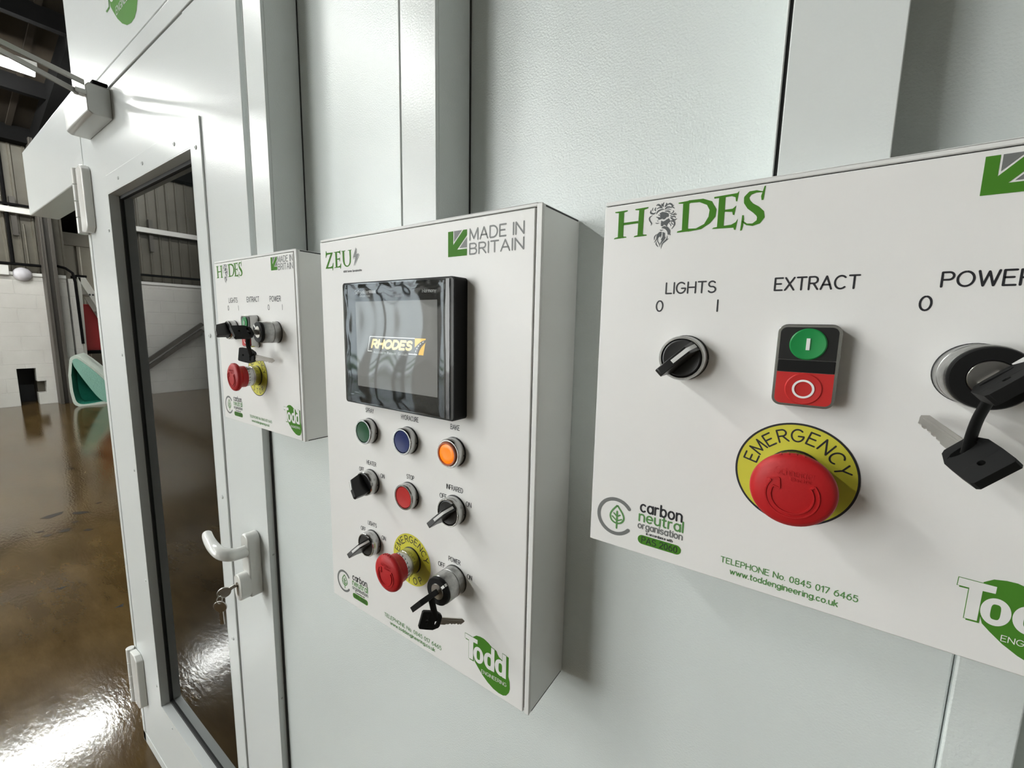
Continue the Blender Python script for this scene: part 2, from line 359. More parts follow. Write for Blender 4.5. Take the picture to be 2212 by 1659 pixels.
def put_arc(mb, txt, cx, cy, rb, h, a0, a1, wd, d, cw, inside=False):
    """words round a circle: letter centres go from angle a0 to a1"""
    n = len(txt)
    for i, ch in enumerate(txt):
        a = R(a0 + (a1 - a0) * i / (n - 1)); gw, L = GL[ch]
        ur = (math.cos(a), -math.sin(a)); ut = (math.sin(a), math.cos(a))
        if inside: ur = (-ur[0], -ur[1]); ut = (-ut[0], -ut[1])
        for l in L:
            P = []
            for x, y in l:
                px, py = (x - gw / 2) * cw, y * h
                if inside: rr = (cx - ur[0] * rb, cy - ur[1] * rb)
                else: rr = (cx + ur[0] * rb, cy + ur[1] * rb)
                P.append((rr[0] + ur[0] * py + ut[0] * px, rr[1] + ur[1] * py + ut[1] * px))
            mb.stroke(P, wd, d)

# ------------------------------------------------------------------ traced emblem outlines, in mm on the plates
HADES_POLYS = [[(10.3, 8.35), (14.14, 8.35), (14.28, 24.96), (10.38, 25.06)], [(7.57, 7.51), (16.8, 7.44), (16.47, 8.27), (12.57, 9.0), (7.71, 8.24)], [(7.49, 26.05), (16.8, 25.72), (16.4, 25.06), (12.38, 24.52), (8.11, 25.21)], [(24.68, 8.38), (28.19, 8.38), (28.08, 25.1), (24.43, 25.25)], [(21.84, 7.44), (30.96, 7.25), (30.67, 8.13), (26.98, 8.93), (22.13, 8.2)], [(21.84, 26.05), (30.93, 25.9), (30.74, 25.14), (26.44, 24.55), (22.28, 25.28)], [(14.1, 15.57), (24.36, 15.47), (24.47, 17.0), (13.84, 17.25)], [(53.3, 8.31), (57.13, 8.42), (57.28, 24.44), (53.63, 25.39)], [(50.38, 7.25), (58.34, 6.81), (57.57, 8.71), (50.56, 7.95)], [(50.6, 26.01), (57.5, 25.9), (57.35, 23.97), (50.85, 25.21)], [(74.4, 7.84), (78.05, 7.73), (78.23, 25.39), (74.54, 25.87)], [(71.55, 6.85), (84.36, 6.45), (85.31, 5.35), (84.62, 11.3), (83.96, 11.12), (83.56, 8.75), (81.48, 7.8), (78.08, 7.95), (71.7, 7.87)], [(78.27, 15.25), (82.5, 15.25), (84.36, 13.64), (83.67, 19.08), (82.87, 18.82), (82.43, 17.07), (78.16, 16.52)], [(71.62, 25.98), (72.61, 25.21), (78.19, 24.74), (82.43, 24.55), (84.73, 23.35), (85.86, 21.41), (85.02, 27.95), (84.22, 27.77), (83.78, 26.45)], [(98.45, 4.55), (99.07, 4.73), (98.45, 12.36), (97.5, 12.44), (97.06, 10.14), (97.94, 6.6)], [(88.01, 19.7), (88.89, 19.88), (89.18, 22.36), (88.92, 26.16), (88.52, 28.46), (87.57, 28.79)]]
HADES_STRIPS = [([(56.55, 6.67), (65.27, 6.92), (70.56, 9.22), (73.45, 14.41), (73.16, 18.71), (70.27, 22.29), (65.38, 25.32), (57.5, 26.05)], [(57.13, 8.42), (63.26, 8.71), (67.72, 11.01), (69.47, 14.3), (69.14, 18.2), (66.88, 22.36), (62.24, 24.52), (57.28, 24.19)])]
HADES_S = [(97.87, 7.8, 0.44), (94.62, 7.07, 1.32), (91.26, 7.58, 2.2), (89.51, 9.84, 2.73), (89.91, 12.18, 3.3), (91.88, 14.95, 3.74), (95.13, 17.47, 4.18), (97.39, 19.85, 4.18), (97.98, 22.18, 3.74), (96.88, 24.55, 2.64), (93.92, 25.87, 1.41), (90.79, 25.32, 0.97), (88.71, 23.6, 0.88)]
ZEUS_POLYS = [[(11.4, 13.76), (12.77, 13.75), (13.28, 15.92), (25.61, 16.13), (14.69, 32.32), (20.13, 32.26), (23.56, 31.45), (25.38, 27.94), (26.26, 28.12), (24.73, 36.54), (23.84, 36.5), (23.81, 33.98), (9.99, 33.83), (21.04, 17.77), (14.93, 17.94), (12.81, 18.91), (11.69, 21.36), (10.78, 21.29)], [(30.23, 16.24), (33.5, 16.25), (33.77, 33.55), (30.48, 33.61)], [(27.61, 16.03), (38.94, 15.81), (40.32, 14.46), (40.29, 19.7), (39.52, 19.65), (38.79, 17.88), (35.82, 17.16), (28.0, 16.68)], [(33.38, 23.87), (37.96, 23.58), (39.33, 22.45), (39.0, 27.09), (38.14, 27.03), (37.84, 25.16), (33.74, 25.01)], [(28.09, 33.22), (33.83, 32.81), (38.64, 32.11), (40.55, 29.52), (41.31, 29.69), (40.14, 35.4), (39.28, 35.36), (38.95, 33.86), (28.04, 33.85)], [(42.35, 15.96), (50.36, 16.0), (49.69, 16.54), (47.78, 16.88), (42.73, 16.6)], [(54.51, 15.97), (61.69, 15.95), (61.25, 16.51), (54.88, 16.72)]]
ZEUS_STRIPS = [([(44.42, 16.61), (44.45, 22.45), (44.75, 27.34), (46.01, 30.6), (48.39, 32.94), (51.67, 34.11), (55.02, 33.82), (57.82, 32.06), (59.42, 29.51), (60.12, 24.77), (60.03, 16.41)], [(47.58, 16.74), (47.6, 22.67), (47.7, 27.54), (48.37, 30.02), (49.73, 31.8), (52.17, 32.8), (54.27, 32.57), (56.0, 31.46), (57.17, 29.37), (57.67, 24.6), (57.37, 16.44)])]
BOLT_POLYS = [[(69.46, 13.88), (69.42, 21.41), (74.2, 21.06), (70.9, 26.71), (64.43, 34.14), (68.22, 24.75), (63.37, 25.0)], [(63.71, 25.97), (67.78, 25.43), (67.75, 25.9), (63.88, 26.51)], [(74.92, 22.29), (75.72, 22.11), (67.3, 33.48), (66.7, 33.44)], [(69.96, 15.56), (70.76, 15.51), (70.45, 20.78), (69.86, 20.73)]]
HEAD_POLYS = [[(38.55, 12.4), (40.27, 11.56), (42.9, 12.22), (44.47, 13.17), (44.76, 14.44), (44.5, 15.28), (43.34, 15.32), (42.53, 16.3), (41.69, 16.63), (40.56, 16.05), (38.85, 16.49), (37.71, 16.16), (37.9, 15.54), (36.73, 14.74), (36.36, 14.26), (38.04, 14.59), (39.17, 15.03), (39.03, 14.15), (37.53, 13.24), (38.15, 12.98), (39.32, 13.79)], [(39.98, 17.07), (41.33, 17.84), (42.39, 17.55), (43.45, 16.82), (44.91, 16.16), (45.64, 17.51), (45.89, 18.39), (44.87, 19.12), (44.07, 20.1), (43.92, 21.12), (44.43, 22.25), (43.04, 20.61), (41.91, 19.85), (41.11, 20.94), (39.98, 20.58), (39.87, 18.97)], [(40.31, 22.0), (41.33, 21.05), (42.61, 20.87), (43.74, 21.52), (44.61, 21.63), (45.56, 22.8), (46.29, 23.93), (46.37, 25.21), (46.22, 26.05), (46.8, 26.96), (46.26, 27.04), (45.56, 26.01), (45.53, 26.96), (44.83, 26.56), (44.5, 25.03), (43.92, 23.9), (42.75, 22.73), (41.62, 22.36)], [(39.36, 24.3), (40.67, 24.3), (40.71, 26.56), (40.16, 28.46), (39.98, 26.93), (38.7, 28.09), (38.59, 29.85), (40.09, 32.36), (40.01, 34.52), (39.58, 32.51), (38.19, 30.21), (38.04, 27.84), (37.68, 25.83)], [(41.33, 24.48), (42.9, 25.28), (43.04, 27.44), (43.55, 28.35), (42.57, 29.99), (41.15, 31.56), (40.45, 32.8), (40.31, 31.93), (41.04, 29.85), (40.56, 29.37), (41.44, 27.73)]]
HEAD_STROKES = [([(37.46, 25.61), (36.22, 27.22), (36.25, 29.37)], 0.57), ([(37.71, 26.27), (37.64, 28.64), (36.22, 30.9)], 0.53), ([(37.53, 30.39), (37.64, 32.15), (39.1, 34.01)], 0.57), ([(44.47, 27.18), (44.28, 29.3), (42.24, 31.45), (41.26, 33.09), (41.07, 35.36)], 0.53), ([(45.45, 29.19), (44.32, 29.92), (42.46, 31.71)], 0.49), ([(39.5, 23.09), (40.38, 23.42), (41.69, 23.24)], 0.51), ([(36.29, 18.13), (37.42, 18.68), (38.63, 18.39)], 0.45), ([(37.46, 17.07), (38.12, 17.14)], 0.53), ([(32.86, 9.52), (32.71, 11.23), (34.58, 12.11), (36.07, 11.45)], 1.03), ([(33.96, 13.09), (32.24, 14.19), (32.24, 15.9), (33.63, 18.24), (33.26, 19.41)], 0.78), ([(34.1, 8.17), (33.74, 9.19), (34.03, 10.32)], 0.45), ([(35.89, 8.2), (35.42, 9.63), (36.04, 10.57)], 0.66), ([(36.58, 12.58), (37.39, 10.98), (39.28, 10.14), (41.47, 10.21)], 0.86), ([(36.62, 9.37), (38.12, 8.71), (40.56, 9.26)], 0.61), ([(36.25, 7.07), (37.53, 6.71), (39.17, 8.02), (39.87, 8.97)], 1.13), ([(39.47, 6.34), (40.2, 7.51), (40.93, 8.46)], 0.82), ([(41.18, 5.76), (40.6, 6.71), (40.89, 8.02)], 0.72), ([(42.72, 6.38), (42.79, 7.44), (41.8, 8.57)], 1.13), ([(43.45, 7.54), (44.91, 7.0), (46.47, 8.17), (46.11, 9.15)], 0.92), ([(47.53, 8.31), (46.55, 9.0), (48.12, 10.46)], 0.66), ([(41.91, 10.28), (43.12, 9.19), (45.05, 9.22), (46.37, 9.84)], 0.86), ([(42.13, 10.1), (44.5, 10.43), (46.04, 11.05)], 0.45), ([(41.99, 11.34), (44.14, 11.63), (45.49, 12.22)], 0.78), ([(44.21, 12.47), (46.4, 13.38), (47.61, 12.29), (47.13, 11.6)], 0.57), ([(45.82, 14.15), (47.31, 14.15), (49.14, 13.31)], 0.51), ([(47.31, 14.37), (48.59, 14.3), (49.72, 14.15)], 0.51), ([(45.64, 14.55), (46.77, 15.54), (48.23, 15.32), (49.25, 16.49)], 0.68), ([(45.71, 15.83), (46.84, 16.6), (48.19, 17.62), (50.05, 17.22)], 0.86), ([(46.11, 18.2), (46.95, 18.09), (48.48, 18.9), (48.63, 21.01), (47.1, 23.17)], 0.92), ([(46.55, 18.46), (47.06, 19.81), (48.19, 20.76)], 0.49), ([(45.31, 19.37), (46.47, 20.79), (46.11, 21.38)], 0.49)]
TODD_LEAF = [(10.51, -0.62), (14.5, -3.79), (19.58, -4.79), (24.04, -4.79), (29.57, -2.94), (33.96, -0.32), (39.61, 0.87), (40.72, 3.41), (42.62, 5.76), (46.86, 7.35), (51.64, 0.34), (53.96, 0.78), (53.89, 20.68), (55.55, 25.94), (55.96, 32.88), (54.78, 37.42), (51.76, 42.09), (48.11, 43.99), (42.8, 44.42), (36.28, 43.27), (29.07, 39.95), (22.28, 35.26), (16.52, 29.89), (12.75, 25.89), (10.66, 18.45), (10.57, 6.04)]
TODD_T = [(0.0, 0.0), (16.24, 0.51), (16.0, 4.81), (10.85, 5.16), (10.42, 25.1), (4.85, 25.5), (5.03, 5.29), (-0.28, 5.14)]

# ------------------------------------------------------------------ setting: booth front, floor, hall
def booth_wall():
    m = MB()
    m.box(-0.778, 0.096, 0, 0.05, 0, 3.2)
    m.box(0.17, 5.0, 0, 0.05, 0, 3.2)
    m.box(0.0958, 0.175, 0.028, 0.06, 0, 3.2)          # recessed joint
    m.box(-1.772, 5.0, 0.05, 6.0, 3.15, 3.25); m.box(-1.772, -1.72, 0.05, 6.0, 0, 3.15); m.box(4.95, 5.0, 0.05, 6.0, 0, 3.15); m.box(-1.772, 5, 5.95, 6.0, 0, 3.15)
    struct(m.link('wall_back', M['booth'], bevel=0.0015))
    m = MB(); m.box(0.0965, 0.1275, -0.0025, 0.03, 0, 1.50)
    struct(m.link('trim_1', M['booth'], bevel=0.0012))
    m = MB(); m.box(-0.7805, -0.7745, -0.002, 0.02, 0.03, 2.02)   # black seal beside the door leaf
    struct(m.link('trim_2', M['dark_gap']))
    m = MB(); m.box(-1.772, -0.779, -0.0137, 0.05, 2.0455, 3.2)
    struct(m.link('trim_3', M['door'], bevel=0.002))
booth_wall()

def trunking(s0, s1, z0, label):
    root = empty('cable_trunking', (s0, 0, z0), label, 'trunking', 'vertical cable trunking above the boxes')
    wd = s1 - s0; hh = 3.1 - z0
    m = MB(); m.box(0, wd, -0.046, 0, 0, hh); m.link('trunking_body', M['trunk'], root, bevel=0.001)
    m = MB(); m.box(0, 0.0012, -0.050, -0.046, 0, hh); m.box(0.0032, wd, -0.050, -0.046, 0, hh); m.link('trunking_lid', M['trunk'], root, bevel=0.0007)
    m = MB(); m.box(0.0013, 0.0031, -0.0472, -0.046, 0, hh); m.link('lid_seam', M['dark_gap'], root)
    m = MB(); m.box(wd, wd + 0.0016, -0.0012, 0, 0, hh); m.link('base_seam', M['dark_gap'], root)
trunking(-0.6835, -0.632, 1.543, 'white cable trunking rising behind the leftmost control box, beside the door')
trunking(-0.3645, -0.3125, 1.5475, 'white cable trunking rising above the tall box with the screen')
trunking(-0.028, 0.0275, 1.539, 'white cable trunking rising above the right-hand control box cut by the frame')

def door():
    root = empty('door_1', (-1.745, -0.0137, 0.0)); struct(root)
    fn = lambda p: (p[0] + 1.745, p[1] + 0.0137, p[2])
    Y0 = -0.0137
    # leaf with a window opening
    xl, xr, zb, zt = -1.745, -0.7795, 0.040, 1.999
    ol, orr, ob, ot = -1.527, -0.983, 0.270, 1.770
    m = MB(fn)
    for a in ((xl, ol, zb, zt), (orr, xr, zb, zt), (ol, orr, zb, ob), (ol, orr, ot, zt)): m.box(a[0], a[1], Y0, 0.035, a[2], a[3])
    m.link('door_leaf', M['door'], root, bevel=0.0012)
    m = MB(fn); m.box(-1.772, -1.7475, Y0 - 0.001, 0.05, 0, 2.042); m.box(-1.772, -0.779, Y0 - 0.001, 0.05, 0, 0.0375); m.box(-1.772, -0.779, Y0 - 0.001, 0.05, 2.0035, 2.0415)
    m.link('door_frame', M['door'], root, bevel=0.0015)
    m = MB(fn); m.box(-1.748, -1.744, Y0 + 0.004, 0.03, 0.03, 2.005); m.box(-1.75, -0.78, Y0 + 0.004, 0.03, 0.036, 0.041); m.box(-1.75, -0.78, Y0 + 0.004, 0.03, 1.998, 2.004)
    m.link('door_seal', M['dark_gap'], root)
    # glazing trim
    m = MB(fn); w_ = 0.045; f0 = Y0 - 0.0032
    for a in ((ol - w_, ol, ob - w_, ot + w_), (orr, orr + w_, ob - w_, ot + w_), (ol, orr, ob - w_, ob), (ol, orr, ot, ot + w_)): m.box(a[0], a[1], f0, Y0, a[2], a[3])
    trim = m.link('glazing_trim', M['door'], root, bevel=0.0008)
    m = MB(fn); yb = 0.004
    for a in ((ol, ol + 0.002, ob, ot), (orr - 0.002, orr, ob, ot)): m.box(a[0], a[1], f0, yb, a[2], a[3])
    for a in ((ol, orr, ob, ob + 0.002), (ol, orr, ot - 0.002, ot)): m.box(a[0], a[1], f0, yb, a[2], a[3])
    m.link('window_jamb', M['door'], root)
    m = MB(fn); g = 0.010
    for a in ((ol, ol + g, ob, ot), (orr - g, orr, ob, ot), (ol, orr, ob, ob + g), (ol, orr, ot - g, ot)): m.box(a[0], a[1], 0.004, 0.008, a[2], a[3])
    m.link('glazing_gasket', M['dark_gap'], root)
    m = MB(fn); m.box(ol, orr, 0.008, 0.014, ob, ot); m.link('glass_pane', M['glass'], root)
    fr = lambda x, z: (lambda p: (p[0] + x + 1.745, -p[2] + f0 + 0.0137, p[1] + z))
    for x, z in [(orr + 0.024, q) for q in (1.765, 1.42, 1.09, 0.77, 0.45)] + [(ol - 0.022, q) for q in (1.68, 1.35, 1.02, 0.68, 0.33)] + [(q, ot + 0.022) for q in (-1.43, -1.25, -1.06)] + [(q, ob - 0.02) for q in (-1.44, -1.2)]:
        m = MB(fr(x, z)); m.lathe([(0.0042, 0), (0.0038, 0.0012), (0.0022, 0.0019), (0.0016, 0.0012), (0, 0.0012)], 0, 0, 14); m.link('rivet', M['door'], root)
    for q in (1.02, 0.72, 0.45):
        m = MB(lambda p: (0.9656 + p[2], p[0] + 0.007, p[1] + q)); m.lathe([(0.002, 0), (0.0015, 0.0006), (0, 0.0006)], 0, 0, 10); m.link('edge_screw', M['satin'], root)
    # hinges
    for z0, z1 in ((1.690, 1.872), (0.168, 0.362)):
        m = MB(fn); c = 0.010
        pl = [(-1.750, z0 + 0.004), (-1.700, z0), (-1.680, z0 + 0.014), (-1.680, z1 - 0.014), (-1.700, z1), (-1.750, z1 - 0.004)]
        n = len(pl)
        m.add([(x, Y0, z) for x, z in pl] + [(x - (0.0 if x < -1.74 else 0.006), Y0 - 0.018, z) for x, z in pl],
              [tuple(range(n)), tuple(n + i for i in reversed(range(n)))] + [(i, (i + 1) % n, n + (i + 1) % n, n + i) for i in range(n)])
        hg = m.link('hinge', M['upvc'], root, bevel=0.003, seg=3)
        k = (z1 - z0) / 4
        for i in range(4):
            m = MB(fn); za = z0 + i * k + 0.001; zc = z0 + (i + 1) * k - 0.001
            m.tube([(-1.763, Y0 - 0.013, za), (-1.763, Y0 - 0.013, zc)], 0.0115, 16); m.link('hinge_knuckle', M['upvc'], hg, bevel=0.001)
    # handle
    m = MB(fn)
    prof = [(-0.8395 + 0.015 + 0.0145 * math.cos(R(a)), 1.044 + 0.0145 * math.sin(R(a))) for a in range(0, 181, 15)]
    out = prof + [(-0.839, 0.952), (-0.828, 0.937), (-0.8105, 0.936)]
    n = len(out)
    m.add([(x, Y0, z) for x, z in out] + [(x, -0.0366, z) for x, z in out], [tuple(range(n)), tuple(n + i for i in reversed(range(n)))] + [(i, (i + 1) % n, n + (i + 1) % n, n + i) for i in range(n)])
    plate = m.link('door_handle', M['upvc'], root, bevel=0.003, seg=3)
    m = MB(fn); z0, z1 = 0.936, 0.985; cx = -0.825
    o2 = [(cx + 0.0145 * math.cos(R(a)), 0.9715 + 0.0135 * math.sin(R(a))) for a in range(0, 181, 15)] + [(cx + 0.0145 * math.cos(R(a)), 0.9475 + 0.0135 * math.sin(R(a))) for a in range(180, 361, 15)]
    n = len(o2)
    m.add([(x, Y0 - 0.001, z) for x, z in o2] + [(x, -0.0523, z) for x, z in o2], [tuple(range(n)), tuple(n + i for i in reversed(range(n)))] + [(i, (i + 1) % n, n + (i + 1) % n, n + i) for i in range(n)])
    m.link('lock_cover', M['upvc'], plate, bevel=0.002, seg=3)
    m = MB(fn); o3 = [(cx + 0.0052 * math.cos(R(a)), -0.0529, 0.9655 + 0.0052 * math.sin(R(a))) for a in range(0, 360, 20)] 
    m.add(o3, [tuple(range(len(o3)))]); m.box(cx - 0.003, cx + 0.003, -0.0529, -0.0515, 0.945, 0.965); m.link('lock_cylinder', M['steel'], plate)
    m = MB(fn)
    path = smooth_line([(-0.822, -0.034, 1.026), (-0.820, -0.052, 1.028), (-0.819, -0.064, 1.032), (-0.829, -0.0735, 1.036), (-0.850, -0.0755, 1.040), (-0.875, -0.073, 1.0425), (-0.897, -0.069, 1.0455), (-0.906, -0.066, 1.047)], 5)
    nn = len(path)
    rad = [0.0112 if i < nn * 0.35 else 0.0112 - 0.0035 * (i / nn - 0.35) / 0.65 for i in range(nn)]; rad[-1] = 0.004; rad[-2] = 0.0066
    m.tube(path, rad, 18); m.link('lever', M['upvc'], plate, smooth=60)
    return root
door()

def closer():
    root = empty('door_closer', (-1.65, -0.0137, 1.93), 'silver door closer box at the top of the door, with two arms reaching out', 'door closer')
    fn = lambda p: (p[0] + 1.65, p[1] + 0.0137, p[2] - 1.93)
    m = MB(fn)
    pr = [(-0.0137, 1.928), (-0.050, 1.928), (-0.0585, 1.934), (-0.0590, 1.988), (-0.052, 1.997), (-0.0137, 1.997)]
    n = len(pr)
    m.add([(-1.650, y, z) for y, z in pr] + [(-1.437, y, z) for y, z in pr], [tuple(range(n)), tuple(n + i for i in reversed(range(n)))] + [(i, (i + 1) % n, n + (i + 1) % n, n + i) for i in range(n)])
    m.link('closer_body', M['closer'], root, bevel=0.002)
    m = MB(fn); m.box(-1.462, -1.432, -0.046, -0.018, 1.997, 2.004); m.link('arm_pivot', M['dark_steel'], root, bevel=0.002)
    m = MB(fn); m.obox((-1.370, -0.215, 1.9935), (0.0035, 0, 0), (0.064, -0.155, 0.003), (0, 0, 0.0055)); m.link('closer_arm', M['arm'], root, bevel=0.001)
    m = MB(fn); m.obox((-1.365, -0.212, 1.9755), (0.0035, 0, 0), (0.082, -0.143, 0.006), (0, 0, 0.0055)); m.link('closer_arm', M['arm'], root, bevel=0.001)
    m = MB(fn); m.obox((-1.448, -0.066, 1.972), (0.012, 0, 0), (0, 0.010, 0), (0, 0, 0.005)); m.link('arm_bracket', M['closer'], root, bevel=0.001)
closer()

def todd_logo(fnw, root, name, green, white, textw=0.42):
    """white block letters over a green leaf; coordinates in mm from the corner of the T"""
    d = 0
    m = MB(fnw); m.flat(TODD_LEAF, 0.0); leaf = m.link(name, green, root)
    def letters(m, dx, dy, g, d):
        T = [(0, 0), (16.2, .4), (16.1, 4.9), (10.7, 5.1), (10.5, 25.2), (4.9, 25.4), (5.0, 5.2), (-.2, 5.1)]
        cx, cy = 7, 12
        m.flat([(x + dx + (g if x > cx else -g), y + dy + (g if y > 2.5 and not (4 < y < 6 and x in (10.7, 5.0)) else -g)) for x, y in T], d)
        rings = [(17.4, 16.4, 6.4 + g, 8.8 + g, 2.1 - g, 4.9 - g), (30.9, 16.3, 6.6 + g, 8.9 + g, 2.1 - g, 4.8 - g), (44.5, 16.2, 6.6 + g, 8.6 + g, 2.1 - g, 4.8 - g)]
        for ox, oy, rx, ry, hx, hy in rings:
            A = []; B = []
            for i in range(41):
                a = 2 * math.pi * i / 40; c, s_ = math.cos(a), math.sin(a)
                A.append((ox + dx + rx * c, oy + dy + ry * s_))
                B.append((ox + dx + hx * math.copysign(abs(c) ** .6, c), oy + dy + hy * math.copysign(abs(s_) ** .6, s_)))
            m.strip(A, B, d)
        for x0, x1 in ((33.2, 37.3), (46.8, 51.2)):
            m.flat([(x0 + dx - g, dy - g), (x1 + dx + g, dy + .3 - g), (x1 + dx + g, 24.8 + dy + g), (x0 + dx - g, 25.0 + dy + g)], d)
    m = MB(fnw); letters(m, 0.0, 0.0, 0.35, 0.08); letters(m, 0.9, 1.0, 0.1, 0.06); m.link('letter_shadow', green, leaf)
    m = MB(fnw); letters(m, 0, 0, 0, 0.16); m.link('letters', white, leaf)
    m = MB(fnw); put_text(m, 'ENGINEERING', 21.5, 51.8, 33.3, 3.6, textw, 0.16, slope=-0.02); m.link('small_letters', white, leaf)
    return leaf

def door_logo():
    k = 0.0042
    o = (-1.428, -0.0137, 2.262)
    fn = lambda p: (p[0] * k + 0, -0.0003 - p[2] * 0.003, -p[1] * k)
    root = empty('logo_sign', o, 'green leaf logo with white letters on the panel above the door', 'logo')
    todd_logo(fn, root, 'logo_leaf', M['green'], M['door'])
door_logo()

# ------------------------------------------------------------------ control boxes
def PF(dx=0, dy=0): return lambda p: ((p[0] + dx) * 0.001, -p[2] * 0.001, -(p[1] + dy) * 0.001)

def enclosure(root, w_, h_, depth, back, gapr=6.5):
    lid = 2.4
    m = MB(PF()); m.box(0, w_, 0, h_, back, depth - lid); m.link('enclosure', M['box'], root, bevel=0.0012)
    m = MB(PF()); m.box(w_ - gapr, w_ - gapr + 1.3, 4, h_ - 4, depth - lid, depth - lid + 0.15); m.box(0.5, w_ - 1, 2.6, 3.4, depth - lid, depth - lid + 0.15); m.link('lid_gap', M['dark_gap'], root)
    m = MB(PF()); m.box(w_ - gapr + 1.3, w_, 0, h_, depth - lid, depth - 0.6); m.box(0, w_ - gapr + 1.3, 0, 2.6, depth - lid, depth - 0.6); m.link('edge_flange', M['box'], root, bevel=0.0006)
    m = MB(PF()); m.box(0, w_ - gapr, 3.4, h_ - 0.8, depth - lid, depth); m.link('front_plate', M['face'], root, bevel=0.0006)
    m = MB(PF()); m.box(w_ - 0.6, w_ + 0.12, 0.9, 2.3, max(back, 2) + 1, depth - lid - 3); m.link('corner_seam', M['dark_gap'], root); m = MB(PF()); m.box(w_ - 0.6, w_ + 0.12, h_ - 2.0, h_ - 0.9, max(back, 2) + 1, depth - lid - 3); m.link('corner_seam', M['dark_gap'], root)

def push_button(root, cx, cy, d0, cap, lens=False, hb=10.0):
    fn = lambda p: ((cx + p[0]) * 0.001, -(d0 + p[2]) * 0.001, -(cy + p[1]) * 0.001)
    m = MB(fn); m.lathe([(14.0, 0), (14.3, 0.4), (14.3, hb - 1.2), (13.6, hb), (12.2, hb), (11.9, hb - 1.2), (11.9, 1)], 0, 0, 56); b = m.link('push_button', M['chrome'], root)
    m = MB(fn)
    if lens:
        m.lathe([(11.8, 1.5), (11.8, hb + 1.2), (11.2, hb + 1.9), (10.0, hb + 1.9), (9.7, hb + 1.3), (9.7, 1.5)], 0, 0, 48); m.link('lens_rim', M['orange_rim'], b); m = MB(fn)
        m.lathe([(9.5, 1.5), (9.5, hb + 1.1), (9.0, hb + 1.4), (5, hb + 1.1), (0, hb + 1.0)], 0, 0, 48)
    else: m.lathe([(11.7, 1.5), (11.7, hb - 0.9), (11.2, hb - 0.3), (8, hb - 0.6), (4, hb - 1.0), (0, hb - 1.1)], 0, 0, 48)
    m.link('button_cap', cap, b)
    m = MB(fn); m.lathe([(14.7, 0), (14.7, 0.7), (14.2, 0.8)], 0, 0, 48); m.box(14.15, 14.45, 0.2, 1.6, 0.6, 2.6); m.link('button_seal', M['black'], b)
    return b

def selector(root, cx, cy, d0, ang):
    """rotary switch; ang = direction of the pointer in degrees, 90 = up"""
    fn = lambda p: ((cx + p[0]) * 0.001, -(d0 + p[2]) * 0.001, -(cy + p[1]) * 0.001)
    m = MB(fn); m.lathe([(14.0, 0), (14.3, 0.4), (14.3, 10.0), (13.6, 11), (12.7, 11), (12.5, 10), (12.5, 2)], 0, 0, 56); b = m.link('selector_switch', M['chrome'], root)
    ca, sa = math.cos(R(ang)), -math.sin(R(ang))
    def kn(p): u, v, d = p; return fn((u * ca - v * sa, u * sa + v * ca, d))
    prof = [(12.2, 10.4), (12.2, 12.2), (8.8, 24.0), (-2, 27.6), (-11.5, 29.0), (-13.3, 27.8), (-13.0, 18.0), (-12.0, 10.4)]
    m = MB(fn); m.lathe([(12.3, 3), (12.3, 10.2), (11.6, 10.7), (8, 10.3), (0, 10.2)], 0, 0, 48)
    n = len(prof); hw = 3.7; tw = 2.7
    P = []
    for sgn in (-1, 1): P += [kn((u, sgn * (hw if d < 15 else tw), d)) for u, d in prof]
    o = len(m.v); m.v += P; m.f += [tuple(o + i for i in range(n)), tuple(o + n + i for i in reversed(range(n)))] + [(o + i, o + (i + 1) % n, o + n + (i + 1) % n, o + n + i) for i in range(n)]
    k = m.link('switch_knob', M['black'], b, bevel=0.0005, smooth=30)
    m = MB(kn); L = [(12.3, 12.6), (8.95, 24.25), (-2, 27.9)]
    for (u0, e0), (u1, e1) in zip(L, L[1:]):
        m.add([(u0, -1.25, e0), (u0, 1.25, e0), (u1, 1.25, e1), (u1, -1.25, e1), (u0, -1.25, e0 - .5), (u0, 1.25, e0 - .5), (u1, 1.25, e1 - .5), (u1, -1.25, e1 - .5)], [(0, 1, 2, 3), (7, 6, 5, 4), (0, 4, 5, 1), (1, 5, 6, 2), (2, 6, 7, 3), (3, 7, 4, 0)])
    m.link('pointer_mark', M['white'], b)
    m = MB(fn); m.lathe([(14.7, 0), (14.7, 0.7), (14.2, 0.8)], 0, 0, 48); m.box(14.15, 14.45, 0.2, 1.6, 0.6, 2.6); m.link('switch_seal', M['black'], b)
    return b

